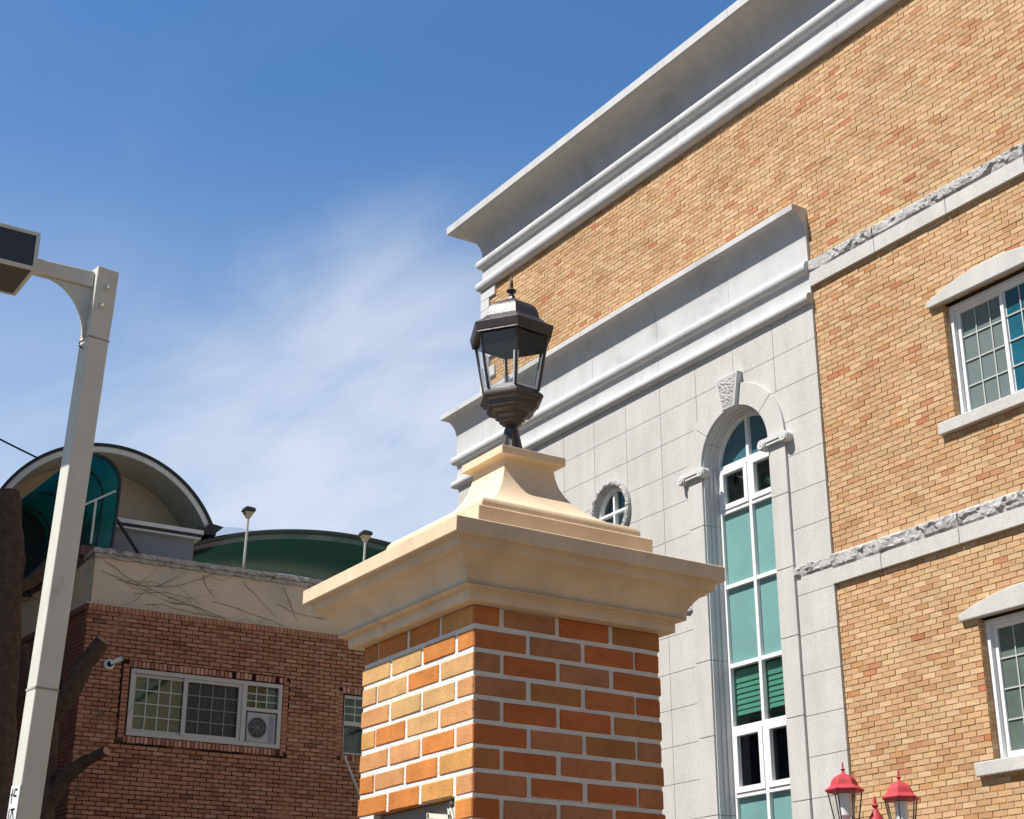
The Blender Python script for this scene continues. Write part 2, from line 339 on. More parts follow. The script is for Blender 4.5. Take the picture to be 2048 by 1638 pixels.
# cornices: a moulded profile swept along the front and returned round the far corner
def cornice(name, prof, y0, y1, seg, m_name, y_first=None, ret=4.0, gap=.0045, core=None):
    P = [(a, b) for a, b in prof]
    m = MB(); ys = [y0]; y = y_first if y_first is not None else y0 + seg
    while y < y1 - .3: ys.append(y); y += seg
    ys.append(None)
    for i in range(len(ys) - 1):
        a = ys[i] + (gap / 2 if i else 0)
        ra = [(WX - p, a, z + GZ) for p, z in P]
        if ys[i + 1] is None:
            rbb = [(WX - p, y1 + p, z + GZ) for p, z in P]; rcc = [(WX + ret, y1 + p, z + GZ) for p, z in P]
            m.loft([ra, rbb, rcc])
        else:
            m.loft([ra, [(WX - p, ys[i + 1] - gap / 2, z + GZ) for p, z in P]])
    o = m.build(name, m_name, TB, smooth=28)
    if core:
        k = MB(); Q = [(max(-.045, p - .012), z - (.004 if i < 2 else 0)) for i, (p, z) in enumerate(P)]
        k.loft([[(WX - p, y0 + .004, z + GZ) for p, z in Q], [(WX - p, y1 + p - .004, z + GZ) for p, z in Q], [(WX + ret - .02, y1 + p - .004, z + GZ) for p, z in Q]])
        k.build('joint_filler', 'sealant', o)
    return o
def arc(cx, cz, rx, rz, a0, a1, n=8): return [(cx + rx * math.cos(R(a0 + (a1 - a0) * i / n)), cz + rz * math.sin(R(a0 + (a1 - a0) * i / n))) for i in range(n + 1)]
def roll(p, z0, z1, out_): zc = (z0 + z1) / 2; h = (z1 - z0) / 2; return [(p, z1)] + arc(p + out_ - h * .95, zc, h * .95, h, 80, -80, 8) + [(p, z0)]
up = [(-.05, 14.03), (.50, 14.03), (.52, 14.015), (.52, 13.86)] + [(.52 - .49 * math.sin(R(t)), 13.30 + .545 * math.cos(R(t))) for t in (5, 15, 27, 40, 53, 66, 78, 90)][0:0]
def cove(p_out, z_hi, p_in, z_lo, n=12):     # quarter hollow: level under the lip, upright against the wall
    return [(p_in + (p_out - p_in) * (1 - math.sin(t)), z_lo + (z_hi - z_lo) * (1 - math.cos(t)) * 0 + (z_hi - z_lo) * (1 - (1 - math.cos(math.pi / 2 - t)) - 0)) for t in [0]] if False else \
           [(p_out - (p_out - p_in) * math.sin(math.pi / 2 * i / n), z_lo + (z_hi - z_lo) * math.cos(math.pi / 2 * i / n)) if False else
            (p_out - (p_out - p_in) * (i / n if n == 0 else math.sin(math.pi / 2 * i / n)), z_hi - (z_hi - z_lo) * (1 - math.cos(math.pi / 2 * i / n))) for i in range(n + 1)]
prof_up = [(-.05, 14.03), (.495, 14.03), (.52, 14.01), (.52, 13.865), (.505, 13.855)] + cove(.49, 13.855, .03, 13.30) + roll(.03, 13.06, 13.27, .095) + [(.03, 13.02), (.03, 12.83)] + roll(.03, 12.60, 12.82, .10) + [(-.05, 12.60)]
cornice('upper_cornice', prof_up, Y_R, Y_L, 1.66, 'grc', 11.0, core=[(-.04, 14.0), (.40, 14.0), (.40, 13.9), (.06, 13.6), (.02, 13.3), (.02, 12.62), (-.04, 12.62)])
prof_mid = [(-.05, 10.455), (.27, 10.455), (.285, 10.44), (.285, 10.36), (.275, 10.355)] + cove(.265, 10.355, .06, 9.93) + [(.06, 9.655)] + roll(.06, 9.455, 9.64, .085) + [(.05, 9.42), (.05, 9.19)] + roll(.055, 9.02, 9.17, .085) + [(-.05, 9.02)]
cornice('lower_cornice', prof_mid, G_R, Y_BAY, 1.66, 'grc', 15.16, ret=9., core=[(-.04, 10.43), (.2, 10.43), (.2, 10.36), (.07, 10.0), (.045, 9.9), (.04, 9.04), (-.04, 9.04)])

# rock faced and smooth stone bands on the brick
def rock_strip(y0, y1, z0, z1, p0, amp, r, dy=.03, nz_=6):
    """hand-split stone: broad chipped planes between ridges, with a few deep scars"""
    m = MB(); ny = max(4, int((y1 - y0) / dy)); vs = []; fs = []
    cells = [(r.uniform(y0, y1), r.uniform(z0, z1), r.uniform(.15, 1), r.uniform(-3.5, 3.5), r.uniform(-3.5, 3.5)) for _ in range(max(3, int((y1 - y0) / .055)))]
    for i in range(ny + 1):
        y = y0 + (y1 - y0) * i / ny; near = [c for c in cells if abs(c[0] - y) < .22] or cells[:3]
        for j in range(nz_ + 1):
            t = j / nz_; z = z0 + (z1 - z0) * t; edge = min(1, 5 * t + .1, 7 * (1 - t) + .1)
            c = min(near, key=lambda c: (c[0] - y) ** 2 * .5 + (c[1] - z) ** 2)
            h = c[2] + c[3] * (y - c[0]) + c[4] * (z - c[1]) + r.uniform(-.09, .09)
            vs.append((WX - p0 - amp * edge * min(1.25, max(0, h)), y + r.uniform(-.007, .007) * (0 < i < ny), z + r.uniform(-.007, .007) * (0 < j < nz_) + GZ))
    for i in range(ny):
        for j in range(nz_):
            a = i * (nz_ + 1) + j; q = (a, a + nz_ + 1, a + nz_ + 2, a + 1)
            fs += [(q[0], q[1], q[2]), (q[0], q[2], q[3])] if r.random() < .5 else [(q[0], q[1], q[3]), (q[1], q[2], q[3])]
    m.add(vs, fs); wb(m, y0, y1, z0, z1, -.01, p0 - .001); return m
rr = random.Random(11)
for zt, zm, zb in ((9.645, 9.455, 9.255), (5.557, 5.36, 5.168)):
    ys = [G_R, 12.35, 11.15, 9.95, 8.75, 7.55, Y_R] if zt > 7 else [G_R, 12.72, 11.5, 10.3, 9.1, 7.9, Y_R]
    b = MB(); k = MB()
    for a, c in zip(ys[:-1], ys[1:]):
        wb(b, c + .004, a - .004 if a != G_R else a, zb, zm, -.01, .065)
        s = rock_strip(c + .004, a - .004 if a != G_R else a, zm + .006, zt, .04, .048, rr) if c > 0 else None
        if s: o_ = len(k.v); k.v += s.v; k.f += [tuple(i + o_ for i in f) for f in s.f]; k.c += s.c; k.m += s.m
    wb(b, Y_R, G_R, zb + .01, zm + .10, -.012, .03, mi=1)
    o = b.build('stone_band', ['granite', 'sealant'], TB, bevel=.004)
    k.build('rock_face', 'rock', o)
# quoins at the far corner
qn = MB(); z = 12.59; i = 0
while z > 10.5:
    wb(qn, 21.43 if i % 2 == 0 else 21.625, Y_L + .05, z - .192, z - .004, -.01, .05); z -= .197; i += 1
qn.build('quoin', 'granite_smooth', TB, bevel=.004)

# granite bay: slabs with joints, cut by the arched window and the round window
AC, AR, AS = 15.21, .695, 7.385             # arch centre, opening half width, springing height
OC, OZ, OR = 18.08, 7.335, .40             # round window
GP = .05
def arch_poly(hw, zb, n=24, c=AC, zs=AS): return [(c - hw, zb)] + [(c - hw * math.cos(math.pi * i / n), zs + hw * math.sin(math.pi * i / n)) for i in range(n + 1)] + [(c + hw, zb)]
def circ(c, z, r_, n=40): return [(c + r_ * math.cos(2 * math.pi * i / n), z + r_ * math.sin(2 * math.pi * i / n)) for i in range(n)]
slabs = MB()
ygrid = [G_R, 14.335, 15.165, 15.99, 16.82, 17.66, 18.49, 19.32, 20.15, 20.98, 21.81, Y_BAY]
zgrid = [-GZ, -.88, -.38, .12, .63, 1.13, 1.63, 2.13, 2.64, 3.135, 3.635, 4.14, 4.64, 5.16, 5.545, 6.03, 6.535, 7.035, 7.525, 8.02, 8.515, 9.03]
for i in range(len(ygrid) - 1):
    for j in range(len(zgrid) - 1):
        a, c = ygrid[i], ygrid[i + 1]
        if i == 0 and zgrid[j + 1] < 8.1: c = 14.6
        if i == 1 and zgrid[j + 1] < 8.1: a = 14.6
        wb(slabs, a + (.004 if i else 0), c - .004, zgrid[j] + .004, zgrid[j + 1] - .004, .012, GP)
wb(slabs, G_R, Y_BAY, -GZ, 9.03, -.30, .0, mi=1)
wb(slabs, G_R + .003, Y_BAY - .003, -GZ, 9.02, -.28, GP - .008, mi=2)
slab_o = slabs.build('stone_panel', ['granite', 'granite', 'sealant'], TB)
def cutter(poly, a, b):
    o = MB().prism([(y, z + GZ) for y, z in poly], 'x', WX - b, WX - a).build('cutter', 'dark', None, off=(0, 0, 0)); return o
def cut(o, cutters):
    for c in cutters:
        md = o.modifiers.new('cut', 'BOOLEAN'); md.operation = 'DIFFERENCE'; md.object = c; md.solver = 'EXACT'; md.use_self = True
    dg = bpy.context.evaluated_depsgraph_get(); me = bpy.data.meshes.new_from_object(o.evaluated_get(dg)); o.modifiers.clear(); o.data = me
    for c in cutters: bpy.data.objects.remove(c)
cut(slab_o, [cutter(arch_poly(AR + .02, .7), -.5, .2), cutter(circ(OC, OZ, OR + .03), -.5, .2)])
# moulded surround of the arched window, in pieces
sur = MB(); SO = 1.015; g_ = .004
def ring_piece(m, c, zc, r0, r1, a0, a1, p0, p1, n=10, mi=0):
    rings = []
    for i in range(n + 1):
        t = R(a0 + (a1 - a0) * i / n); y, z = math.cos(t), math.sin(t)
        rings.append([(WX - p0, c + r0 * y, zc + r0 * z + GZ), (WX - p1, c + r0 * y, zc + r0 * z + GZ), (WX - p1, c + r1 * y, zc + r1 * z + GZ), (WX - p0, c + r1 * y, zc + r1 * z + GZ)])
    m.loft(rings, mi=mi)
for a0, a1 in ((0, 38), (38, 83), (97, 142), (142, 180)): ring_piece(sur, AC, AS, AR, SO, a0 + .25, a1 - .25, .0, .09)
zl = [.7, 1.63, 2.63, 3.65, 4.66, 5.555, 6.55, AS]
for a, b in zip(zl[:-1], zl[1:]):
    for s in (-1, 1): wb(sur, min(AC + s * AR, AC + s * SO), max(AC + s * AR, AC + s * SO), a + g_, b - g_, .0, .09)
so_ = sur.build('window_surround', 'granite', TB, bevel=.006)
jm = MB()                                         # stepped jambs inside the opening
for (r0, r1, p0, p1) in ((AR - .015, AR + .03, -.03, .06), (AR - .028, AR + .03, -.10, -.03), (AR - .045, AR + .03, -.24, -.10)):
    zz = [.7, 2.63, 4.66, 6.55, AS]
    for a, b in zip(zz[:-1], zz[1:]):
        for s in (-1, 1): wb(jm, min(AC + s * r0, AC + s * r1), max(AC + s * r0, AC + s * r1), a + .004, b - .004, p0, p1 - .001)
    for a0, a1 in ((0, 30), (30, 90), (90, 150), (150, 180)): ring_piece(jm, AC, AS, r0, r1, a0 + .3, a1 - .3, p0, p1 - .001, 12)
jm.build('window_jamb', 'granite_smooth', so_, smooth=25)
ks = MB()                                         # keystone with a rough face
def key_ring(p, k): return [(WX - p, AC + s * hw * k, z + GZ) for s, hw, z in ((-1, .135, 8.055), (1, .135, 8.055), (1, .235, 8.545), (-1, .235, 8.545))]
ks.loft([key_ring(.0, 1), key_ring(.15, 1)])
ko = ks.build('keystone', 'granite_smooth', TB, bevel=.006)
kr = MB(); vs = []; fs = []; ny, nzz = 12, 20
for i in range(ny + 1):
    for j in range(nzz + 1):
        t = j / nzz; hw = .11 + .10 * t; u = -1 + 2 * i / ny; e = min(1, 5 * min(t, 1 - t), 4 * (1 - abs(u)))
        vs.append((WX - .151 - e * rr.uniform(.0, .018), AC + u * hw, 8.075 + .45 * t + GZ))
for i in range(ny):
    for j in range(nzz):
        a = i * (nzz + 1) + j; fs += [(a, a + nzz + 1, a + nzz + 2), (a, a + nzz + 2, a + 1)]
kr.add(vs, fs).build('rock_face', 'rock', ko)
for s in (-1, 1):                                 # scrolled capitals
    v = MB(); c0, c1 = AC + s * (AR - .06), AC + s * (SO + .055); zc = 7.30
    for c in (c0, c1):
        for rr_, p in ((.075, .165), (.058, .178), (.036, .166), (.020, .184)):
            v.loft([[(WX - q, c + rr_ * math.cos(2 * math.pi * k / 18), zc + rr_ * math.sin(2 * math.pi * k / 18) + GZ) for k in range(18)] for q in (.05, p)])
    wb(v, min(c0, c1), max(c0, c1), zc + .012, zc + .074, .05, .158)
    wb(v, min(c0, c1), max(c0, c1), zc - .03, zc + .012, .05, .145)
    v.build('scroll_capital', 'granite_smooth', TB, smooth=30)
for y0, y1 in ((G_R + .01, AC - SO - .006), (AC + SO + .006, Y_BAY)):
    rock_strip(y0, y1, 5.40, 5.545, GP + .004, .04, rr).build('rock_band', 'rock', TB)

# arched window: white frame, casements, teal panes
FP = -.205
def fr(m, y0, y1, z0, z1, p0=-.24, p1=-.18): wb(m, y0, y1, z0, z1, p0, p1)
aw = MB(); HW = AR - .045; HR = HW + .012
ring_piece(aw, AC, AS, HW - .045, HR, 0, 180, -.25, -.175, 28)
for s in (-1, 1): fr(aw, min(AC + s * (HW - .045), AC + s * HR), max(AC + s * (HW - .045), AC + s * HR), .7, AS, -.25, -.175)
fr(aw, AC - .028, AC + .028, .7, AS + HW - .02, -.246, -.165)
trans = [7.385, 6.735, 5.672, 4.582, 3.745, 2.878, 1.80, .75]
for z in trans: fr(aw, AC - HW + .03, AC + HW - .03, z - .028, z + .028, -.248, -.170)
awo = aw.build('arched_window', 'white_pvc', TB, bevel=.004)
pb = MB()
for z1, z0, kind in ((7.385, 6.735, 'sash'), (6.735, 5.672, 'teal'), (5.672, 4.582, 'teal'), (4.582, 3.745, 'blind'), (3.745, 2.878, 'sash'), (2.878, 1.8, 'teal'), (1.8, .75, 'teal')):
    for s in (-1, 1):
        a, b = sorted((AC + s * .026, AC + s * (HW - .043)))
        if kind == 'sash':
            A, B, Z0, Z1 = a + .006, b - .006, z0 + .03, z1 - .03; t = .075; ss = MB()
            for q in ((A, A + t, Z0, Z1), (B - t, B, Z0, Z1), (A + t, B - t, Z0, Z0 + t), (A + t, B - t, Z1 - t, Z1)): fr(ss, *q, -.25, -.155)
            sso = ss.build('sash', 'white_pvc', awo, bevel=.004)
            pc = MB(); wb(pc, A + t - .01, B - t + .01, Z0 + t - .01, Z1 - t + .01, -.222, -.216); pc.build('clear_pane', 'clear_pane' if z0 > 6 else 'dark_pane', awo)
        elif kind == 'teal': pn = MB(); wb(pn, a - .004, b + .004, z0 + .02, z1 - .02, -.232, -.222); pn.build('frosted_pane', 'teal_pane', awo)
        else:
            pc = MB(); wb(pc, a - .004, b + .004, z0 + .02, z1 - .02, -.232, -.226); pc.build('clear_pane', 'clear_pane', awo)
            bl = MB(); n = 7; zt = z1 - .05
            for k in range(n):                    # folded roman blind, pleat over pleat
                h = .088 if k else .17
                bl.prism([(WX + .27 + .005 * (k % 2), zt + GZ), (WX + .29 + .005 * (k % 2), zt + GZ), (WX + .272, zt - h + GZ), (WX + .252, zt - h + GZ)], 'y', a, b)
                zt -= h - .016
            bl.build('blind', 'blind', awo)
pts = [(AC + (HW - .03) * math.cos(math.pi * i / 28), AS + (HW - .03) * math.sin(math.pi * i / 28)) for i in range(29)]
pb.prism([(y, z + GZ) for y, z in pts], 'x', WX + .222, WX + .230)
pb.build('arch_pane', 'blue_pane', awo)
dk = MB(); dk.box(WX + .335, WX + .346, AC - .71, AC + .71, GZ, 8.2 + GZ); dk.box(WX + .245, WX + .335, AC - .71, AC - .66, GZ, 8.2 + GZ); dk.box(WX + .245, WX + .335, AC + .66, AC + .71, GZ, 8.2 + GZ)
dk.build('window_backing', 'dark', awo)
# round window
rw = MB(); ring_piece(rw, OC, OZ, .345, .405, 0, 360, -.08, .012, 40); fr(rw, OC - .022, OC + .022, OZ - .36, OZ + .36, -.078, .004); fr(rw, OC - .36, OC + .36, OZ - .022, OZ + .022, -.076, .006)
rwo = rw.build('round_window', 'white_pvc', TB, bevel=.004)
MB().prism([(y, z + GZ) for y, z in circ(OC, OZ, .36)], 'x', WX + .058, WX + .066).build('pane', 'clear_pane', rwo)
MB().prism([(y, z + GZ) for y, z in circ(OC, OZ, .40)], 'x', WX + .14, WX + .16).build('window_backing', 'blue_pane', rwo)
rk = MB(); n = 96; rings = []
for i in range(n + 1):
    t = 2 * math.pi * (i % n) / n; r_ = random.Random(i % n); y, z = math.cos(t), math.sin(t); ring = []
    for (q, p) in ((.398, -.02), (.402, .085), (.425, .115), (.455, .118), (.488, .105), (.497, .045)):
        k = q + r_.uniform(-.0015, .0015); ring.append((WX - p - (r_.uniform(-.010, .008) if .05 < p else 0), OC + k * y, OZ + k * z + GZ))
    rings.append(ring)
rk.loft(rings, caps=False).build('rock_ring', 'rock', rwo)

# two windows in the brick, with arched lintels and sills
for wi, q in enumerate(wins):
    lt = MB(); ym = (q['y0'] + q['y1']) / 2; a = q['a'] - ym; za = q['za']; n = 16
    top = [(ym + a - 2 * a * i / n, za + .075 + .175 * (1 - ((i / n - .5) * 2) ** 2)) for i in range(n + 1)]
    lt.prism([(ym + a - .02, za)] + [(y, z) for y, z in top] + [(ym - a + .02, za)], 'x', -.002, .075)
    lt.v = [(WX - v[0], v[1], v[2] + GZ) for v in lt.v]; 
    lo_ = lt.build('lintel', 'granite', TB, bevel=.012)
    sl = MB(); sl.box(WX - .085, WX + .10, q['y0'] - .22, q['y1'] + .21, q['z0'] - .145 + GZ, q['z0'] + .004 + GZ); sl.build('window_sill', 'granite', TB, bevel=.010)
    f = MB(); y0, y1, z0, z1 = q['y0'] + .004, q['y1'] - .004, q['z0'] + .006, q['z1'] - .005
    def F(m, a, b, c, d, p0, p1): wb(m, a, b, c, d, p0, p1)
    F(f, y1 - .055, y1, z0, z1, -.19, -.085); F(f, y0, y0 + .055, z0, z1, -.19, -.085); F(f, y0 + .055, y1 - .055, z1 - .055, z1, -.19, -.088); F(f, y0 + .055, y1 - .055, z0, z0 + .03, -.19, -.088)
    fo = f.build('casement_window', 'white_pvc', TB, bevel=.004)
    yc = ym + .01
    for (a, b, p) in ((yc - .02, y1 - .056, -.155), (y0 + .056, yc + .045, -.125)):
        s = MB(); sb = MB(); gl = MB(); t = .05
        for r4 in ((a, a + t, z0 + .03, z1 - .055), (b - t, b, z0 + .03, z1 - .055), (a + t, b - t, z0 + .03, z0 + .03 + t + .02), (a + t, b - t, z1 - .055 - t, z1 - .055)): F(s, *r4, p - .03, p + .012)
        A, B, Z0, Z1 = a + t, b - t, z0 + .10, z1 - .105; left = p < -.14
        for k in range(1, 3): F(sb, A + (B - A) * k / 3 - .008, A + (B - A) * k / 3 + .008, Z0, Z1, p - .016, p - .006)
        for k in range(1, 4): F(sb, A, B, Z0 + (Z1 - Z0) * k / 4 - .008, Z0 + (Z1 - Z0) * k / 4 + .008, p - .0165, p - .0055)
        F(gl, A - .005, B + .005, Z0 - .02, Z1 + .01, p - .026, p - .02)
        s.build('sash', 'white_pvc', fo, bevel=.003); sb.build('glazing_bar', 'grid_bar', fo)
        gl.build('pane', ('screen_pane' if left else 'deepblue_pane') if wi == 0 else 'green_pane', fo)

# plant pot behind the casement
pt = thing('potted_plant', 'pale green leafy plant in a pot behind the upper casement of the arched window', 'plant', (WX + .285, 14.83, 6.80 + GZ))
MB().lathe([(.03, 0), (.038, .10), (.04, .11)], (WX + .285, 14.83, 6.80 + GZ), 16).build('pot', 'plant', pt)
lf = MB(); r_ = random.Random(5)
for k in range(70):
    b = Vector((WX + .285, 14.83, 6.90 + GZ)); d = Vector((r_.uniform(-.2, .2), r_.uniform(-1, 1), r_.uniform(.3, 1.5))).normalized(); e = b + d * r_.uniform(.12, .26); u = d.cross(Vector((0, 0, 1))).normalized() * r_.uniform(.015, .03)
    m_ = (b + e) / 2 + Vector((0, 0, .02)); lf.add([b, m_ + u, e, m_ - u], [(0, 1, 2, 3)])
lf.build('leaves', 'plant', pt, recalc=False)

# ================================================================ the gate pillar
PX, PY, PH = 2.707, 4.187, .345
GP_ = thing('gate_pillar', 'square red and tan brick gate pillar with white mortar and a cream stone cap', 'gate pillar', (PX, PY, 0))
ctop = 1.183; CO = .0699; JT = .012; SL = .1888; HB = .0945
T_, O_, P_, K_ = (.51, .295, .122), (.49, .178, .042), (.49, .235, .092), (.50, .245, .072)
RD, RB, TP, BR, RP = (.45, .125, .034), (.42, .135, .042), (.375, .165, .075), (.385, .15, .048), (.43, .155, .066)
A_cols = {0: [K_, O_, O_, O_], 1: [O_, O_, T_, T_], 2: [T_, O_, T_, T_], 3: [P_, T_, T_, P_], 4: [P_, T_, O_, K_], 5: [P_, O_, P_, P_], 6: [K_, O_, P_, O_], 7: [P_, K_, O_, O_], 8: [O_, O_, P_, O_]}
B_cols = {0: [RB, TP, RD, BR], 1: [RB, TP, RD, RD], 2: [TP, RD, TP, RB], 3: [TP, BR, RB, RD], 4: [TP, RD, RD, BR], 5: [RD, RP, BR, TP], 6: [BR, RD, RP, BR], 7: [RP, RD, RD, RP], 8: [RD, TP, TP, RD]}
def pbrick(m, x0, x1, y0, y1, z0, z1, cA, cB, r):
    """one chamfered brick; cA colours faces looking along -x or +x, cB those along y"""
    c = r.uniform(.0028, .005); j = lambda: r.uniform(-.0008, .0008)
    X0, X1, Y0, Y1, Z0, Z1 = x0 + j(), x1 + j(), y0 + j(), y1 + j(), z0 + j(), z1 + j()
    bm = bmesh.new(); bmesh.ops.create_cube(bm, size=1)
    for v in bm.verts: v.co = Vector((X0 if v.co.x < 0 else X1, Y0 if v.co.y < 0 else Y1, Z0 if v.co.z < 0 else Z1))
    bmesh.ops.bevel(bm, geom=bm.edges[:], offset=c, segments=1, affect='EDGES')
    bm.normal_update(); bm.verts.index_update()
    o_ = len(m.v); m.v += [(v.co.x + r.uniform(-.0005, .0005), v.co.y + r.uniform(-.0005, .0005), v.co.z + r.uniform(-.0013, .0013)) for v in bm.verts]
    for f in bm.faces:
        m.f.append(tuple(v.index + o_ for v in f.verts)); m.m.append(0); n = f.normal
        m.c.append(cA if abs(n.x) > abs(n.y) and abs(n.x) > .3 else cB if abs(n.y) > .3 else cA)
    bm.free()
pb_ = MB(); rp = random.Random(21); nrow = int((ctop + GZ) / CO) + 1
x0, x1, y0, y1 = PX - PH, PX + PH, PY - PH, PY + PH
for i in range(nrow):
    z1 = ctop + GZ - i * CO - (.0 if i else 0); z0 = max(.0, z1 - CO + JT)
    if z1 - z0 < .02: continue
    Ac = [jit(c, rp, .07) for c in A_cols.get(i, [rp.choice((T_, O_, P_, K_)) for _ in range(4)])]
    Bc = [jit(c, rp, .07) for c in B_cols.get(i, [rp.choice((RD, RB, TP, BR, RP)) for _ in range(4)])]
    pit = SL + JT
    if i % 2 == 0:      # A: three stretchers from the near corner, then the end of the far row
        for k in range(3):
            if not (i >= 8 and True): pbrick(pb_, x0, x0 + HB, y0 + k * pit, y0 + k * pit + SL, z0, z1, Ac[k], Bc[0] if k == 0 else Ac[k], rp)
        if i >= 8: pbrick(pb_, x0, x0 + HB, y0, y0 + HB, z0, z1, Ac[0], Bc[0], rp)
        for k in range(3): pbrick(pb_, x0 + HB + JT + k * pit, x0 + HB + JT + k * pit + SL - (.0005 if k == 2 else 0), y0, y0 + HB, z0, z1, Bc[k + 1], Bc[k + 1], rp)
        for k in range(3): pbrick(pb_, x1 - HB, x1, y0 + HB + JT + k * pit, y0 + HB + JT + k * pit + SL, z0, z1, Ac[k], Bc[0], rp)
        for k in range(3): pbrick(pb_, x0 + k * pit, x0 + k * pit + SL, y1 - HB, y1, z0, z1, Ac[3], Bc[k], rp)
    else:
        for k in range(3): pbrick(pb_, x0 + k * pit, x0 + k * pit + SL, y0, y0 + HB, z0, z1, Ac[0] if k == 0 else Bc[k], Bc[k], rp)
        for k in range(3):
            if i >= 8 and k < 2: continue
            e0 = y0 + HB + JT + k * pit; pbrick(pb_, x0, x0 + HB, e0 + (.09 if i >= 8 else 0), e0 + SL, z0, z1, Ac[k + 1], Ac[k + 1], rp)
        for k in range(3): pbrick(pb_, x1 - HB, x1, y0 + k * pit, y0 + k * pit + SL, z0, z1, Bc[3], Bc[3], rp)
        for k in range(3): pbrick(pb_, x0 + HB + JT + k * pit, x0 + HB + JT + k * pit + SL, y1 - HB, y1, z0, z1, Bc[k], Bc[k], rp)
bo = pb_.build('brick_shaft', 'pillar_brick', GP_, recalc=False)
mo = MB(); d_ = .0032; zr = ctop - 8 * CO + JT + .001
mo.box(x0 + d_, x1 - d_, y0 + d_, y1 - d_, zr + GZ, ctop + GZ - .001)
NY0, NY1 = y0 + HB + .006, y1 - HB - .004                 # name plate niche
mo.box(x0 + .07, x1 - d_ - .001, y0 + d_ + .001, y1 - d_ - .001, 0, zr + GZ - .001)
mo.box(x0 + d_, x0 + .07, y0 + d_, NY0, 0, zr + GZ); mo.box(x0 + d_, x0 + .07, NY1, y1 - d_, 0, zr + GZ); mo.box(x0 + d_, x0 + .07, NY0, NY1, 0, GZ - .7)
mo.build('mortar', 'white_mortar', bo)
pl = MB(); pl.box(x0 + .030, x0 + .069, NY0 + .004, NY1 - .004, GZ - .69, zr + GZ - .004)
po = pl.build('name_plate', 'plaque', GP_)
rl = MB(); Xp = x0 + .030
def stroke(pts, wd=.012):
    for a, b in zip(pts[:-1], pts[1:]):
        d = Vector((b[0] - a[0], b[1] - a[1])); n = Vector((-d.y, d.x)).normalized() * wd / 2
        rl.prism([(a[0] + n.x, a[1] + n.y), (b[0] + n.x, b[1] + n.y), (b[0] - n.x, b[1] - n.y), (a[0] - n.x, a[1] - n.y)], 'x', Xp - .010, Xp - .0005)
zp = zr + GZ
stroke([(NY0 + .036, zp - .058), (NY0 + .046, zp - .036), (NY0 + .064, zp - .020)], .010); stroke([(NY0 + .008, zp - .088), (NY0 + .015, zp - .052), (NY0 + .034, zp - .026)], .010)
stroke([(NY0 + .066, zp - .020), (NY0 + .057, zp - .060), (NY0 + .036, zp - .10)], .010)
stroke([(NY0 + .055, zp - .053), (NY0 + .185, zp - .034)], .015); stroke([(NY0 + .183, zp - .026), (NY0 + .175, zp - .17)], .013); stroke([(NY0 + .075, zp - .055), (NY0 + .08, zp - .17)], .013); stroke([(NY0 + .07, zp - .17), (NY0 + .18, zp - .165)], .013)
for k in range(8):
    a = .785 * k; rl.prism([(NY0 + .052 + .006 * math.cos(a + t), zp - .011 + .006 * math.sin(a + t)) for t in (0, .785)] + [(NY0 + .052, zp - .011)], 'x', Xp - .010, Xp - .0005)
rl.build('relief_lettering', 'cream_relief', po)
# stone cap
def sq_loft(prof, cx=PX, cy=PY):
    m = MB(); rings = []
    for q in prof:
        h, z = q[0], q[1]; ox, oy = (q[2], q[3]) if len(q) > 2 else (0, 0)
        rings.append([(cx + ox + sx * h, cy + oy + sy * h, z + GZ) for sx, sy in ((-1, -1), (1, -1), (1, 1), (-1, 1))])
    m.loft(rings); return m
prof = [(.30, 1.184), (.384, 1.184), (.385, 1.186), (.385, 1.214), (.384, 1.217), (.410, 1.222), (.411, 1.224), (.412, 1.248), (.418, 1.262), (.428, 1.277), (.440, 1.291), (.455, 1.303), (.468, 1.310), (.478, 1.315), (.479, 1.334), (.480, 1.340), (.500, 1.3425), (.5025, 1.345), (.5025, 1.389), (.500, 1.392), (.34, 1.402)]
sq_loft(prof).build('stone_cap', 'cream_stone', GP_, smooth=25, bevel=.003)
def o2(z): t = min(1, max(0, (z - 1.40) / .38)); return (.012 + .021 * t, .008 + .012 * t)
pr2 = [(.336, 1.396), (.336, 1.502), (.333, 1.506), (.303, 1.508), (.306, 1.514), (.308, 1.525), (.305, 1.537), (.297, 1.547), (.283, 1.552), (.262, 1.557), (.236, 1.570), (.210, 1.586), (.184, 1.606), (.161, 1.628), (.143, 1.650), (.127, 1.675), (.114, 1.703), (.105, 1.735), (.100, 1.765), (.100, 1.7845), (.127, 1.785), (.1285, 1.787), (.1285, 1.813), (.127, 1.815)]
sq_loft([(h, z, *o2(z)) for h, z in pr2]).build('stone_pedestal', 'cream_stone', GP_, smooth=28, bevel=.0025)

# lantern on the pillar
LX, LY = 2.733, 4.209; LP = R(245.06)
LN = thing('post_lantern', 'dark bronze six-sided glass lantern standing on the brick pillar', 'lantern', (LX, LY, 1.815 + GZ))
def hexr(r, z, n=6, ph=LP): return [(LX + r * math.cos(ph + 2 * math.pi * k / n), LY + r * math.sin(ph + 2 * math.pi * k / n), z + GZ) for k in range(n)]
m = MB(); rings = []
for r0, z in ((.040, 1.815), (.039, 1.83), (.034, 1.87), (.028, 1.90), (.024, 1.92), (.0255, 1.93), (.022, 1.935), (.021, 1.948)):      # fluted post
    n = 36; rings.append([(LX + (r0 * (1 + .10 * math.cos(9 * 2 * math.pi * k / n) * (z < 1.925))) * math.cos(2 * math.pi * k / n), LY + r0 * (1 + .10 * math.cos(9 * 2 * math.pi * k / n) * (z < 1.925)) * math.sin(2 * math.pi * k / n), z + GZ) for k in range(n)])
m.loft(rings).build('post', 'bronze', LN, smooth=50)
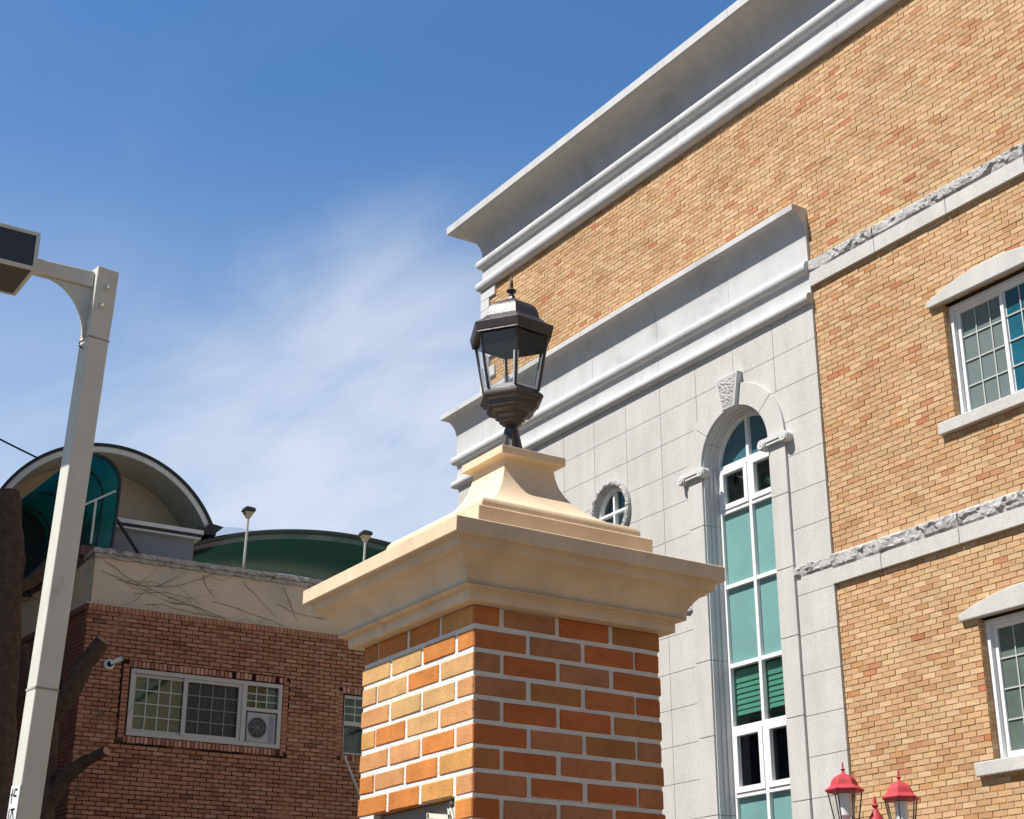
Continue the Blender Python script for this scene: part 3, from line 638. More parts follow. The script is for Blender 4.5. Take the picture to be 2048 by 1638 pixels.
m = MB(); m.loft([hexr(r, z) for r, z in ((.020, 1.946), (.033, 1.948), (.036, 1.954), (.044, 1.958), (.047, 1.968), (.059, 1.974), (.062, 1.984), (.082, 1.990), (.088, 1.999), (.094, 2.002), (.0965, 2.020), (.108, 2.025), (.110, 2.033), (.119, 2.036), (.119, 2.042), (.112, 2.050), (.102, 2.058), (.100, 2.066), (.090, 2.068))]).build('bowl', 'bronze', LN)
m = MB(); m.loft([hexr(r, z) for r, z in ((.133, 2.266), (.150, 2.266), (.153, 2.269), (.160, 2.296), (.157, 2.300), (.148, 2.304), (.127, 2.318), (.120, 2.326), (.107, 2.338), (.103, 2.352), (.099, 2.368), (.090, 2.384), (.077, 2.396), (.058, 2.406), (.036, 2.416), (.018, 2.427), (.011, 2.440))], caps=True)
m.loft([hexr(.151, 2.2665), hexr(.152, 2.261), hexr(.147, 2.261), hexr(.147, 2.2665)])
hd = m.build('hood', 'bronze', LN, smooth=24)
m = MB(); m.loft([hexr(.134, 2.258), hexr(.126, 2.258)][:1] + [hexr(.05, 2.2585)], caps=True).build('ceiling_plate', 'bronze_dark', hd)
MB().lathe([(.011, 2.436), (.0125, 2.442), (.007, 2.449), (.007, 2.456), (.016, 2.459), (.0185, 2.4625), (.015, 2.467), (.008, 2.471), (.0055, 2.475), (.0065, 2.481), (.0068, 2.490), (.0055, 2.502), (.003, 2.514), (.0008, 2.520)], (LX, LY, GZ), 16).build('finial', 'bronze', LN, smooth=40)
gt, gb, zt, zb = .136, .101, 2.262, 2.062
for k in range(6):
    a0 = LP + math.pi / 3 * k; a1 = a0 + math.pi / 3
    e0, e1 = Vector((math.cos(a0), math.sin(a0), 0)), Vector((math.cos(a1), math.sin(a1), 0)); cz_ = Vector((LX, LY, GZ)); Z = Vector((0, 0, 1))
    B = MB().tube([cz_ + e0 * gb + Z * zb, cz_ + e0 * gt + Z * zt], .0052, 6); B.build('frame_bar', 'bronze', LN)
    nrm = (e0 + e1).normalized()
    def gp(u, t, q=0.): r = gb + (gt - gb) * t; return cz_ + (e0 * (1 - u) + e1 * u) * r + Z * (zb + (zt - zb) * t) - nrm * q
    pm = MB().add([gp(.045, .0), gp(.955, .0), gp(.955, 1), gp(.045, 1)], [(0, 1, 2, 3)]); pmo = pm.build('pane', 'lantern_glass', LN, recalc=False)
    em = MB()                                      # white strips on each pane: the bevel's glint put into the colour
    for (u0, u1, t0, t1) in ((.05, .095, .01, .60), (.905, .95, .01, .60), (.095, .905, .01, .045)):
        em.loft([[gp(u0, t0, .001), gp(u1, t0, .001), gp(u1, t0, .005), gp(u0, t0, .005)], [gp(u0, t1, .001), gp(u1, t1, .001), gp(u1, t1, .005), gp(u0, t1, .005)]])
    em.build('pane_edge_glint', 'bevel_glass', pmo)
MB().loft([hexr(.095, 2.066), hexr(.095, 2.0695)]).build('floor_plate', 'bevel_glass', LN)

# ================================================================ brown brick house on the left
BD = 23.7; CA = R(-3.05)
bo_ = Vector((math.sin(R(93.05)) * 0 + .0532 * BD, .9986 * BD, 0))
BH = thing('brown_brick_house', 'old brown brick house in shade with a stucco parapet and green rooftop vaults', 'house', bo_, CA, local=True)
BXL, BXR, ZB = 6.09, 16.0, 6.20
def hb(m, x0, x1, z0, z1, d0, d1, col=(1, 1, 1), mi=0): return m.box(x0, x1, d0, d1, z0 + GZ, z1 + GZ, col, mi)
w1 = (6.86, 9.37, 4.235, 5.265); w2 = (10.47, 12.9, 4.25, 5.22)
def bpatch(x, z): return math.sin(x * 1.9 + 2 * math.sin(z * 1.3)) * .5 + math.sin(z * 2.6 - x * .7) * .5
def bcol(r):
    t = r.random(); b = (.35, .165, .092) if t < .5 else (.39, .20, .12) if t < .8 else (.30, .133, .07) if t < .95 else (.22, .10, .06)
    return jit(b, r, .1)
def bproj(r, x, z):
    s = (z > 5.85) or (z < 4.05 and bpatch(x, z) > -.45) or bpatch(x, z) > .62
    return r.uniform(.002, .004) if s else r.uniform(.013, .019)
m = MB(); r_ = random.Random(9)
hl = [(w1[0] - .16, w1[1] + .11, w1[2] - .13, w1[3] + .13), (w2[0] - .11, w2[1] + .1, w2[2] - .11, w2[3] + .11)]
brick_field(m, r_, BXL, BXR, -GZ, ZB - .10, .0672, .2, .015, bproj, hl, lambda x, z, p: (x, -p, z + GZ), bcol, skew=.003)
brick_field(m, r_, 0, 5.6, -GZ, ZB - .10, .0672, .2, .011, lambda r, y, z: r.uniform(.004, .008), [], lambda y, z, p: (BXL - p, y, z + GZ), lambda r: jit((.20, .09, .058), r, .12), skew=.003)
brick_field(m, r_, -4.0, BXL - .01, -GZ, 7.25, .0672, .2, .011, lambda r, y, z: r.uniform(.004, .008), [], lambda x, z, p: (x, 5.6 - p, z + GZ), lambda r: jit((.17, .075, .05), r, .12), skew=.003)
# soldier courses: under the parapet and round the windows
x = BXL
while x < BXR:
    hb(m, x + .004, x + .062, ZB - .098, ZB - .002, -.035 - r_.uniform(0, .006), 0, jit((.38, .18, .11), r_, .14)); x += .0672
y = 0
while y < 5.5:
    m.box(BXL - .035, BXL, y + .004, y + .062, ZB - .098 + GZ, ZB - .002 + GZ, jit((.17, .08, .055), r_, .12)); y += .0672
for W_ in (w1, w2):
    x = W_[0] - .05
    while x < W_[1] + .05:
        for (z0, z1) in ((W_[3] + .012, W_[3] + .115), (W_[2] - .118, W_[2] - .012)):
            if r_.random() < .97: hb(m, x + .006, x + .058, z0 + r_.uniform(0, .01), z1 - r_.uniform(0, .012), -.03 - r_.uniform(0, .012), .06, jit((.44, .23, .155) if r_.random() < .6 else (.29, .13, .08), r_, .15))
        x += .0672
    z = W_[2] - .05
    while z < W_[3] + .05:
        for (a, b) in ((W_[0] - .125, W_[0] - .03), (W_[1] + .014, W_[1] + .10)): hb(m, a, b, z + .005, z + .06, -.012, .06, jit((.37, .165, .10), r_, .15))
        z += .0672
wo = m.skew(.1).build('brick_wall', 'brown_brick', BH)
m = MB()
for rc in sub_rects((BXL, BXR, -GZ, ZB), [w1, w2]): m.add([(rc[0], 0, rc[2] + GZ), (rc[1], 0, rc[2] + GZ), (rc[1], 0, rc[3] + GZ), (rc[0], 0, rc[3] + GZ)], [(0, 1, 2, 3)])
m.add([(BXL, 0, 0), (BXL, 5.6, 0), (BXL, 5.6, ZB + GZ), (BXL, 0, ZB + GZ)], [(0, 1, 2, 3)])
m.add([(-4, 5.6, 0), (BXL, 5.6, 0), (BXL, 5.6, 7.25 + GZ), (-4, 5.6, 7.25 + GZ)], [(0, 1, 2, 3)])
m.skew(.1).build('mortar', 'brown_mortar', wo)
m = MB(); hb(m, BXL - .0, BXR, -GZ, 6.9, .6, 9.0); hb(m, -4, BXL, -GZ, 7.2, 5.75, 9.0); m.build('house_body', 'stucco', BH)
m = MB(); hb(m, BXL + .055, BXR, ZB + .001, 6.97, .05, .6); hb(m, BXL + .055, BXL + .35, ZB + .001, 6.97, .6, 5.6); hb(m, BXL - .03, BXR, ZB - .001, ZB + .02, -.03, .05); m.skew(.1).build('stucco_parapet', 'stucco', BH)
# worn concrete coping
def worn(m, x0, x1, d0, d1, z0, z1, along='x', r=r_):
    n = int(((x1 - x0) if along == 'x' else (d1 - d0)) / .06); rings = []
    for i in range(n + 1):
        t = i / n; q = lambda a=.008: r.uniform(-a, a)
        if along == 'x': x = x0 + (x1 - x0) * t; rings.append([(x, d0 + q(.014), z0 + q(.016) + GZ), (x, d1, z0 + GZ), (x, d1, z1 + q() + GZ), (x, d0 + q(.012), z1 + q() + GZ)])
        else: y = d0 + (d1 - d0) * t; rings.append([(x0 + q(.012), y, z0 + q(.014) + GZ), (x1, y, z0 + GZ), (x1, y, z1 + q() + GZ), (x0 + q(), y, z1 + q() + GZ)])
    m.loft(rings)
m = MB(); worn(m, BXL + .0, BXR, -.03, .62, 7.03, 7.10); worn(m, BXL + .03, BXR, .012, .62, 6.965, 7.03); m.build('coping', 'coping', BH)
m = MB(); worn(m, BXL - .02, BXL + .4, .62, 5.6, 7.03, 7.10, 'y'); worn(m, BXL + .02, BXL + .4, .62, 5.6, 6.965, 7.03, 'y'); worn(m, BXL - .03, BXL + .3, .5, 5.6, 7.105, 7.26, 'y'); m.skew(.1).build('side_coping', 'tile', BH)
# windows
def lattice(m, x0, x1, z0, z1, nx, nz_, d, t=.009):
    for k in range(1, nx): X = x0 + (x1 - x0) * k / nx; hb(m, X - t, X + t, z0, z1, d, d + .008)
    for k in range(1, nz_): Zq = z0 + (z1 - z0) * k / nz_; hb(m, x0, x1, Zq - t, Zq + t, d + .0005, d + .0085)
f = MB(); x0, x1, z0, z1 = w1; t = .065
for q in ((x0, x1, z1 - t, z1), (x0, x1, z0, z0 + t), (x0, x0 + t, z0 + t, z1 - t), (x1 - t, x1, z0 + t, z1 - t), (8.69, 8.77, z0 + t, z1 - t)): hb(f, *q, -.012 if q[1] - q[0] > 1 else -.010, .09)
hb(f, 8.77, x1 - t, 4.795, 4.85, -.008, .09)
fo = f.build('window', 'aged_pvc', BH, bevel=.005)
s = MB()
for (a, b, d, tt) in ((x0 + t, 7.80, .035, .035), (7.72, 8.69, .005, .06)):
    for q in ((a, a + tt, z0 + t, z1 - t), (b - tt, b, z0 + t, z1 - t), (a + tt, b - tt, z0 + t, z0 + t + .05), (a + tt, b - tt, z1 - t - .05, z1 - t)): hb(s, *q, d, d + .04)
s.build('sash', 'aged_pvc', fo, bevel=.004)
gb_ = MB(); lattice(gb_, x0 + t + .03, 7.72, z0 + .11, z1 - .11, 4, 4, .046); gb_.build('lattice', 'grid_bar', fo); gb_ = MB(); lattice(gb_, 8.77, x1 - t, 4.85, z1 - t, 3, 3, .05); gb_.build('lattice', 'grid_bar', fo)
gs = MB(); lattice(gs, 7.79, 8.63, z0 + .11, z1 - .11, 4, 4, .046, .006); gs.build('dim_lattice', 'grey_wall', fo)
p = MB(); hb(p, x0 + t, 7.79, z0 + t, z1 - t, .055, .060); p.build('pane', 'brown_glass', fo)
p = MB(); hb(p, 8.77, x1 - t, 4.85, z1 - t, .060, .064); p.build('pane', 'brown_glass', fo)
p = MB(); hb(p, 7.78, 8.63, z0 + .11, z1 - .11, .056, .061); p.build('screen_pane', 'screen_glass', fo)
cu = MB()                                          # folded curtains behind the panes
def folds(m, a, b, z0, z1, d, amp=.03, n=40, mi=0):
    vs = []; fs = []
    for i in range(n + 1):
        X = a + (b - a) * i / n; dd = d + amp * math.sin(i * 1.7) * math.sin(i * .61 + 1)
        vs += [(X, dd, z0 + GZ), (X, dd, z1 + GZ)]
    for i in range(n): fs.append((2 * i, 2 * i + 2, 2 * i + 3, 2 * i + 1))
    m.add(vs, fs, mi=mi)
folds(cu, x0 + .3, 7.77, z0, z1, .17, .04, 40, 0); folds(cu, x0, x0 + .31, z0 + .45, z1, .19, .01, 8, 1); folds(cu, x0, x0 + .31, z0, z0 + .45, .2, .02, 8, 1); folds(cu, 7.78, 8.72, z0, z1, .15, .04, 60, 2); folds(cu, 8.72, x1, 4.8, z1, .2, .03, 20, 1)
cu.build('curtain', ['curtain', 'curtain_green', 'grey_screen'], fo, recalc=False)
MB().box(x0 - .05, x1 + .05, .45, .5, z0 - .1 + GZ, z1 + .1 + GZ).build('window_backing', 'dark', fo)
f = MB(); x0, x1, z0, z1 = w2; t = .055
for q in ((x0, x1, z1 - t, z1), (x0, x1, z0, z0 + .03), (x0, x0 + .02, z0, z1 - t), (x1 - t, x1, z0, z1 - t), (x0, x1, 4.72, 4.79), (10.86, 10.90, z0, 4.72), (10.93, 10.97, z0, 4.72)): hb(f, *q, .02, .09)
fo2 = f.build('window', 'aged_pvc', BH, bevel=.004)
gb_ = MB(); lattice(gb_, x0 + .02, x1 - t, 4.79, z1 - t, 12, 3, .05); gb_.build('lattice', 'grid_bar', fo2)
p = MB(); hb(p, x0, x1, z0, z1 - t, .058, .062); p.build('pane', 'brown_glass', fo2)
cu = MB(); folds(cu, x0, x1, 4.79, z1, .2, .03, 60, 0); folds(cu, x0, 10.85, z0, 4.7, .25, .01, 6, 1); cu.build('curtain', ['curtain_green', 'grey_wall'], fo2, recalc=False)
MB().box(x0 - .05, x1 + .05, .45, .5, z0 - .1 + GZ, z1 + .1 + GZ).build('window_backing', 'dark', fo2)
# downpipe in the inner corner
MB().tube([(BXL - .14, 3.0, .0), (BXL - .14, 3.0, 6.6 + GZ)], .05, 10).build('downpipe', 'dark_metal', BH)
# barrel vault of the rooftop room
VX, VH, VR, VZ = 6.79, 1.86, 2.07, 9.57
def varc(r, n=40, trim=0.):
    a = math.asin(min(1, VH / VR)) - trim; return [(VX + r * math.sin(-a + 2 * a * i / n), VZ - VR + r * math.cos(-a + 2 * a * i / n) + GZ) for i in range(n + 1)]
def shell(m, r0, r1, d0, d1, mi=0):
    a, b = varc(r0), varc(r1)
    for k in range(len(a) - 1):
        q = [a[k], a[k + 1], b[k + 1], b[k]]; m.loft([[(p[0], d0, p[1]) for p in q], [(p[0], d1, p[1]) for p in q]], mi=mi)
m = MB(); shell(m, VR - .035, VR + .02, 1.97, 6.5); vo = m.build('vault_roof', 'dark_metal', BH)
m = MB(); shell(m, VR - .13, VR - .037, 2.0, 2.05); m.build('fascia', 'fascia', vo)
m = MB(); shell(m, VR - .10, VR - .04, 2.052, 3.1); m.build('soffit', 'soffit', vo, smooth=20)
m = MB(); a = varc(VR - .11); m.prism([(VX - 1.86, 6.9 + GZ)] + a + [(VX + 1.86, 6.9 + GZ)], 'y', 3.0, 3.08); m.build('gable_wall', 'tymp', BH)
m = MB(); hb(m, BXL + .4, 8.35, 7.62, 8.28, 2.6, 2.99); m.build('lower_gable_panel', 'green_board', BH)
m = MB(); hb(m, 8.40, 8.72, 8.22, 8.34, 1.95, 3.2); m.prism([(8.42, 8.23 + GZ), (8.86, 8.40 + GZ), (8.60, 8.44 + GZ)], 'y', 1.96, 3.2); m.build('eaves_trough', 'dark_metal', BH)
m = MB(); hb(m, BXL + .36, 8.02, 7.02, 7.78, 1.0, 2.5); m.build('roof_store', 'grey_wall', BH)
m = MB(); hb(m, BXL + .34, 8.14, 7.86, 7.93, .88, 2.6, mi=0); hb(m, BXL + .35, 8.12, 7.80, 7.86, .90, 2.58, mi=1); hb(m, BXL + .36, 8.10, 7.775, 7.80, .89, 2.58, mi=0); m.build('gutter', ['fascia', 'dark_metal'], BH)
# teal half-barrel canopy with dark ribs, running back from the corner
def cprof(n=14, g=0.):
    pts = [(6.05 - .35, 8.60), (6.05 - .12, 8.70)] + [(6.05 + (.43 + g) * math.sin(R(90 * i / n)), 8.27 + (.46 + g) * math.cos(R(90 * i / n))) for i in range(n + 1)] + [(6.47 + g, 7.9), (6.44 + g, 7.25)]
    return pts
cp = cprof(); m = MB()
m.loft([[(x_, d, z_ + GZ) for x_, z_ in cp] for d in (.32, .9, 1.5, 2.1, 2.9)], caps=False, closed=False); co = m.skew(.2, .3, .12).build('stair_canopy', 'teal', BH, smooth=40, recalc=False)
m = MB(); m.prism([(x_, z_ + GZ) for x_, z_ in cp] + [(5.2, 7.2 + GZ), (5.2, 8.5 + GZ)], 'y', 2.86, 2.89); m.skew(.2, .3, .12).build('end_sheet', 'tarp', co)
for d in (.32, .85, 1.4, 2.0, 2.7):
    m = MB(); m.tube([(x_, d, z_ + GZ) for x_, z_ in cprof(14, .012)[1:]], .026, 6); m.skew(.2, .3, .12).build('rib', 'dark_metal', co, smooth=40)
m = MB(); m.tube([(5.98, .5, 7.92 + GZ), (6.44, .36, 8.2 + GZ)], .018, 6); m.tube([(6.16, .5, 7.3 + GZ), (6.16, .46, 8.03 + GZ)], .02, 6); m.build('rail', 'fascia', co)
m = MB(); m.tube([(6.47, .5, 7.85 + GZ), (7.05, .5, 7.12 + GZ)], .028, 6); m.build('stay', 'dark_metal', co)
# low green vault and clear film behind it
TX, TH, TZ = 11.35, 3.35, 8.62
def tarc(n=40, dz=0.): 
    r = (TH ** 2 + .75 ** 2) / (2 * .75); a = math.asin(TH / r); return [(TX + r * math.sin(-a + 2 * a * i / n), TZ - r + (r + dz) * math.cos(-a + 2 * a * i / n) + GZ) for i in range(n + 1)]
m = MB(); A_ = tarc(); m.loft([[(p[0], d, p[1]) for p in A_] for d in (2.0, 3.5, 5.0)], caps=False, closed=False); to = m.build('green_vault', 'tarp', BH, smooth=30, recalc=False)
m = MB(); m.tube([(p[0], 1.98, p[1] + .01) for p in A_], .035, 6); m.build('rim', 'dark_metal', to, smooth=40)
m = MB(); Bq = tarc(40, -.13); Cq = tarc(40, -.04)
for k in range(len(Bq) - 1): m.add([(Bq[k][0], 2.03, Bq[k][1]), (Bq[k + 1][0], 2.03, Bq[k + 1][1]), (Cq[k + 1][0], 2.03, Cq[k + 1][1]), (Cq[k][0], 2.03, Cq[k][1])], [(0, 1, 2, 3)])
m.build('rim_sheet', 'film', to, recalc=False)
m = MB(); m.prism([(TX - TH, 6.9 + GZ)] + tarc(40, -.3) + [(TX + TH, 6.9 + GZ)], 'y', 4.6, 4.66); m.build('back_sheet', 'tarp', to)
m = MB(); m.add([(9.0, 5.2, 9.37 + GZ), (10.3, 5.2, 9.50 + GZ), (11.9, 5.2, 9.46 + GZ), (11.9, 5.2, 8.4 + GZ), (9.0, 5.2, 8.4 + GZ)], [(0, 1, 2, 3, 4)]); m.build('clear_sheet', 'film', to, recalc=False)
# air conditioner in the window, wall camera, pole, rooftop lamps, vines
def hw_(x, y, z): return BH.matrix_basis @ Vector((x, y, z + GZ))
bpy.context.view_layer.update()
def bthing(name, label, cat, x, y, z, group=None): return thing(name, label, cat, hw_(x, y, z), CA, group, local=True)
ac = bthing('air_conditioner', 'pale grey air conditioner unit set in the corner of the brown house window', 'air conditioner', 8.79, 0, 4.305)
m = MB(); m.box(.01, .50, .015, .40, .0, .475); aco = m.build('casing', 'ac_white', ac, bevel=.012)
m = MB(); m.loft([[(.19 + .155 * math.cos(2 * math.pi * k / 28), d, .235 + .165 * math.sin(2 * math.pi * k / 28)) for k in range(28)] for d in (.005, .013)]); m.build('fan_opening', 'black', ac)
m = MB(); 
for q in range(1, 5): m.tube([(.19 + .036 * q * math.cos(2 * math.pi * k / 24), .002, .235 + .039 * q * math.sin(2 * math.pi * k / 24)) for k in range(25)], .003, 4)
for k in range(4): m.tube([(.19 - .15 * math.cos(.785 * k), .0, .235 - .16 * math.sin(.785 * k)), (.19 + .15 * math.cos(.785 * k), .0, .235 + .16 * math.sin(.785 * k))], .003, 4)
m.build('fan_grille', 'ac_white', ac)
m = MB(); m.box(.385, .47, .009, .0155, .03, .44)
m.build('side_panel', 'grey_wall', ac)
cc = bthing('security_camera', 'white security camera with a round base on the brown brick wall', 'camera', 6.5, 0, 5.28)
m = MB(); m.loft([[(r * math.cos(2 * math.pi * k / 20), d, r * math.sin(2 * math.pi * k / 20)) for k in range(20)] for r, d in ((.085, 0), (.085, -.03), (.07, -.05), (.045, -.052))]); m.build('base', 'white', cc, smooth=40)
m = MB(); m.tube([(0, -.05, 0), (.02, -.12, .0)], [.048, .035], 14); m.build('joint', 'black', cc, smooth=40)
m = MB(); m.tube([(.00, -.11, .01), (.15, -.20, .075)], .035, 14); m.build('barrel', 'white', cc, smooth=40); m = MB(); m.tube([(.149, -.1995, .0748), (.155, -.203, .077)], .027, 12); m.build('lens', 'black', cc)
fp = bthing('wall_pole', 'thin white pole leaning out from the brown brick wall beside the pillar', 'pole', 10.76, -.05, 3.0)
MB().tube([(0.25, .03, .15), (-.40, -.30, 1.12)], .024, 10).build('shaft', 'aged_pvc', fp, smooth=40); MB().lathe([(.03, 0), (.032, .03), (.02, .05)], (-.40, -.30, 1.11), 10).build('tip', 'aged_pvc', fp)
def roof_lamp(x, zb, zt, lab):
    t = bthing('roof_lamp', lab, 'lamp', x, .35, zb, 'small lamps along the parapet')
    h = zt - zb; MB().tube([(0, 0, 0), (.02, 0, h * .55), (.03, 0, h - .17)], .022, 8).build('pole', 'aged_pvc', t, smooth=40)
    m = MB(); m.loft([[(.03 + r * sx, r * sy, h + z) for sx, sy in ((-1, -1), (1, -1), (1, 1), (-1, 1))] for r, z in ((.022, -.18), (.04, -.15), (.075, -.08), (.085, -.075), (.06, -.06))]); m.build('head', 'lampbeige', t)
    m = MB(); m.loft([[(.03 + r * sx, r * sy, h + z) for sx, sy in ((-1, -1), (1, -1), (1, 1), (-1, 1))] for r, z in ((.085, -.06), (.10, -.05), (.085, .0), (.03, .03))]); m.build('lid', 'dark_metal', t)
    MB().lathe([(.04, 0), (.04, .05), (.025, .07)], (0, 0, 0), 10).build('foot', 'dark_metal', t)
roof_lamp(8.69, 7.10, 8.27, 'left roof lamp, small beige head on a pole before the middle of the green vault'); roof_lamp(10.87, 7.10, 8.19, 'right roof lamp, small beige head on a pole rising beside the pillar cap')
vn = MB(); r_ = random.Random(31)
def vine(x, z, dx, dz, n, wob, rad, d=-.012, br=.0):
    pts = [(x, d, z + GZ)]; 
    for i in range(n):
        dz += r_.uniform(-wob, wob); x += dx * r_.uniform(.7, 1.3); z += dz; pts.append((x, d + r_.uniform(-.004, .004), z + GZ))
        if r_.random() < br: vine0(x, z, dx * .6 * r_.choice((-1, 1, 1)), r_.uniform(-.03, .03), r_.randint(6, 16), .008, rad * .55, d)
    vn.tube(pts, [rad * (1 - .6 * i / n) for i in range(n + 1)], 4)
vine0 = vine
def vine(x, z, dx, dz, n, wob, rad, d=-.012, br=.0): vine0(x, z, dx * .5, dz * .5, n * 2, wob * .28, rad * .55, d, br * .6)
for (x, z, dx, dz, n) in ((6.3, 6.9, .10, -.015, 20), (6.5, 6.65, .11, .0, 18), (7.0, 6.3, .09, .02, 16), (6.25, 6.75, .1, -.03, 12), (8.1, 6.5, .12, -.02, 16), (8.6, 6.9, .05, -.05, 12), (7.4, 6.4, .13, .0, 24), (9.2, 6.6, .09, -.03, 10), (7.9, 6.92, .02, -.05, 12), (6.8, 6.45, .1, .01, 10), (9.3, 6.9, .03, -.05, 9)): vine(x, z, dx, dz, n, .022, .009, .04, .2)
for (x, z, dx, dz, n) in ((6.15, 3.3, .03, .06, 22), (6.2, 4.2, .05, .03, 14), (6.3, 4.4, .04, .05, 12), (6.15, 3.9, .07, .02, 12), (6.1, 3.2, .07, .015, 14), (6.35, 4.55, .05, .0, 10), (6.25, 3.5, -.01, -.07, 18), (6.1, 2.9, .08, -.01, 12)): vine(x, z, dx, dz, n, .03, .010, -.025, .22)
vo_ = vn.build('climbing_vine', 'vine', None, off=(0, 0, 0)); vo_.location = bo_; vo_.rotation_euler = (0, 0, CA); tag(vo_, 'bare brown climbing vine spread over the brown house wall and parapet', 'vine')

# out of frame: block left of the house, another added behind to deepen shade
def block(name, lab, x0, x1, y0, y1, h, face):
    t = thing(name, lab, 'building', ((x0 + x1) / 2, (y0 + y1) / 2, 0)); m = MB(); m.box(x0, x1, y0, y1, 0, h); m.box(x0 - .2, x1 + .2, y0 - .2, y1 + .2, h, h + .5); m.build('walls', 'stucco', t)
    wm = MB(); z = 1.2
    while z < h - 2:
        a, b = (y0, y1) if face in 'ew' else (x0, x1); u = a + 1.2
        while u < b - 2:
            if face == 'e': wm.box(x1 - .05, x1 + .03, u, u + 1.5, z, z + 1.5)
            else: wm.box(u, u + 1.5, y1 - .05, y1 + .03, z, z + 1.5)
            u += 3.1
        z += 3.1
    o = wm.build('window', 'clear_pane', t); o['kind'] = 'stuff'
block('apartment_block', 'beige apartment block standing left of the brown brick house', -7, 1.2, 20, 33, 21.5, 'e')
block('unseen_shade_block', 'long beige block added out of view behind the camera to darken shaded faces', -16, 34, -28, -16, 10, 'n')

# pruned trees before the house
def tree(name, lab, base, pts, rads, stubs, twigs=0):
    t = thing(name, lab, 'tree', base); r = random.Random(len(pts) * 7 + 1)
    def bumpy(P, Rd, nn=14):
        P = [Vector(p) for p in P]; Q = []; S = []
        for i in range(len(P) - 1):
            for k in range(6): Q.append(P[i].lerp(P[i + 1], k / 6) + Vector((r.uniform(-1, 1), r.uniform(-1, 1), 0)) * Rd[i] * .05); S.append((Rd[i] + (Rd[i + 1] - Rd[i]) * k / 6) * r.uniform(.94, 1.06))
        Q.append(P[-1]); S.append(Rd[-1]); return MB().tube(Q, S, nn)
    bumpy(pts, rads).build('trunk', 'bark', t, smooth=60)
    for P, Rd in stubs:
        b = bumpy(P, Rd, 12).build('branch', 'bark', t, smooth=60)
        a, c = Vector(P[-2]), Vector(P[-1]); d = (c - a).normalized(); MB().tube([c - d * .004, c + d * .006], Rd[-1] * .94, 12).build('cut_face', 'cutwood', b)
    for k in range(twigs):
        s = Vector(pts[0]).lerp(Vector(pts[-1]), r.uniform(.1, .95)); P = [s]; d = Vector((r.uniform(-.2, 1), r.uniform(-.6, .2), r.uniform(-.4, .6)))
        for i in range(5): P.append(P[-1] + d * .09); d += Vector((r.uniform(-.4, .4), r.uniform(-.3, .3), r.uniform(-.5, .4)))
        MB().tube(P, [.007, .006, .005, .004, .003, .002], 4).build('twig', 'bark', t)
    return t
D1 = 19.0
def tp(x, y, h=D1): return at_range(x, y, h)
b1 = tp(-14, 1638); t1 = tp(20, 985); b1g = b1 + (b1 - t1) * (b1.z / (t1.z - b1.z)); b1g.z = 0
tree('pruned_tree', 'thick dark pruned tree trunk at the left edge behind the grey lamp pole', b1g, [b1g, b1, tp(4, 1300), tp(18, 1120), tp(14, 985)], [.27, .21, .20, .185, .15], [([tp(8, 1180), tp(60, 1165), tp(105, 1120)], [.10, .08, .065])], 18)
b2 = tp(92, 1660, 21); b2g = Vector((b2.x, b2.y, 0))
tree('pruned_tree', 'slim pruned tree with sawn-off branch stubs before the brown house corner', b2g, [b2g, tp(88, 1660, 21), tp(97, 1500, 21), tp(108, 1400, 21), tp(112, 1285, 21)], [.16, .12, .11, .10, .085],
     [([tp(100, 1440, 21), tp(140, 1385, 20.9), tp(172, 1325, 20.8), tp(206, 1281, 20.7)], [.12, .135, .115, .10]), ([tp(92, 1610, 21), tp(130, 1555, 20.9), tp(165, 1525, 20.7), tp(213, 1502, 20.4)], [.11, .105, .08, .058]), ([tp(98, 1500, 21), tp(70, 1400, 21), tp(50, 1292, 21)], [.06, .055, .045])], 14)

# ================================================================ grey street lamp on the left
P0 = at_range(47, 1638, 8.1); dT = ray(209, 545); q0 = Vector((P0.x, P0.y)); k_ = (q0.x * dT.x + q0.y * dT.y) / (dT.x ** 2 + dT.y ** 2); P1 = dT * k_ + Vector((0, 0, GZ))
ax = (P1 - P0).normalized(); PB = P0 - ax * (P0.z / ax.z)
SL_ = thing('street_lamp', 'pale grey square street lamp pole with a boxy lamp head at the left edge', 'street lamp', PB)
rz_ = R(5); ex = Vector((math.cos(rz_), math.sin(rz_), 0)); ex = (ex - ax * ex.dot(ax)).normalized(); ey = ax.cross(ex)
def sq(c, h, hx=None): hx = hx or h; return [c + ex * sx * hx + ey * sy * h for sx, sy in ((-1, -1), (1, -1), (1, 1), (-1, 1))]
LEN = (P1 - PB).length
m = MB(); m.loft([sq(PB, .060), sq(PB + ax * (LEN - .33), .060)]); m.build('pole', 'steel_pole', SL_, bevel=.006)
m = MB(); m.loft([sq(PB + ax * (LEN - .345), .0600), sq(PB + ax * (LEN - .335), .0615), sq(PB + ax * LEN, .0615)]); m.build('top_sleeve', 'steel_pole', SL_, bevel=.005)
for (a, b) in ((.01, .12), (-.005, .235)): m = MB(); c = P1 - ax * b + ex * a - ey * .0615; m.tube([c, c - ey * .010, c - ey * .011, c - ey * .030], [.020, .020, .010, .010], 8); m.build('bolt', 'steel_pole', SL_)
m = MB(); c = P1 - ax * .24 + ex * .0615; m.tube([c, c + ex * .02], .009, 8); m.build('bolt', 'steel_pole', SL_)
m = MB(); c = P0 + ax * .62; m.loft([sq(c, .0625), sq(c + ax * .012, .0625)]); m.build('tie_band', 'coping', SL_)
m = MB(); c = P1 - ax * .43; m.loft([sq(c, .0618), sq(c + ax * .008, .0618)]); m.build('seam_ring', 'coping', SL_)
ua = Vector((-1, 0, .0)); s0 = P1 - ax * .075 - ex * .0615; s1 = s0 + ua * .345
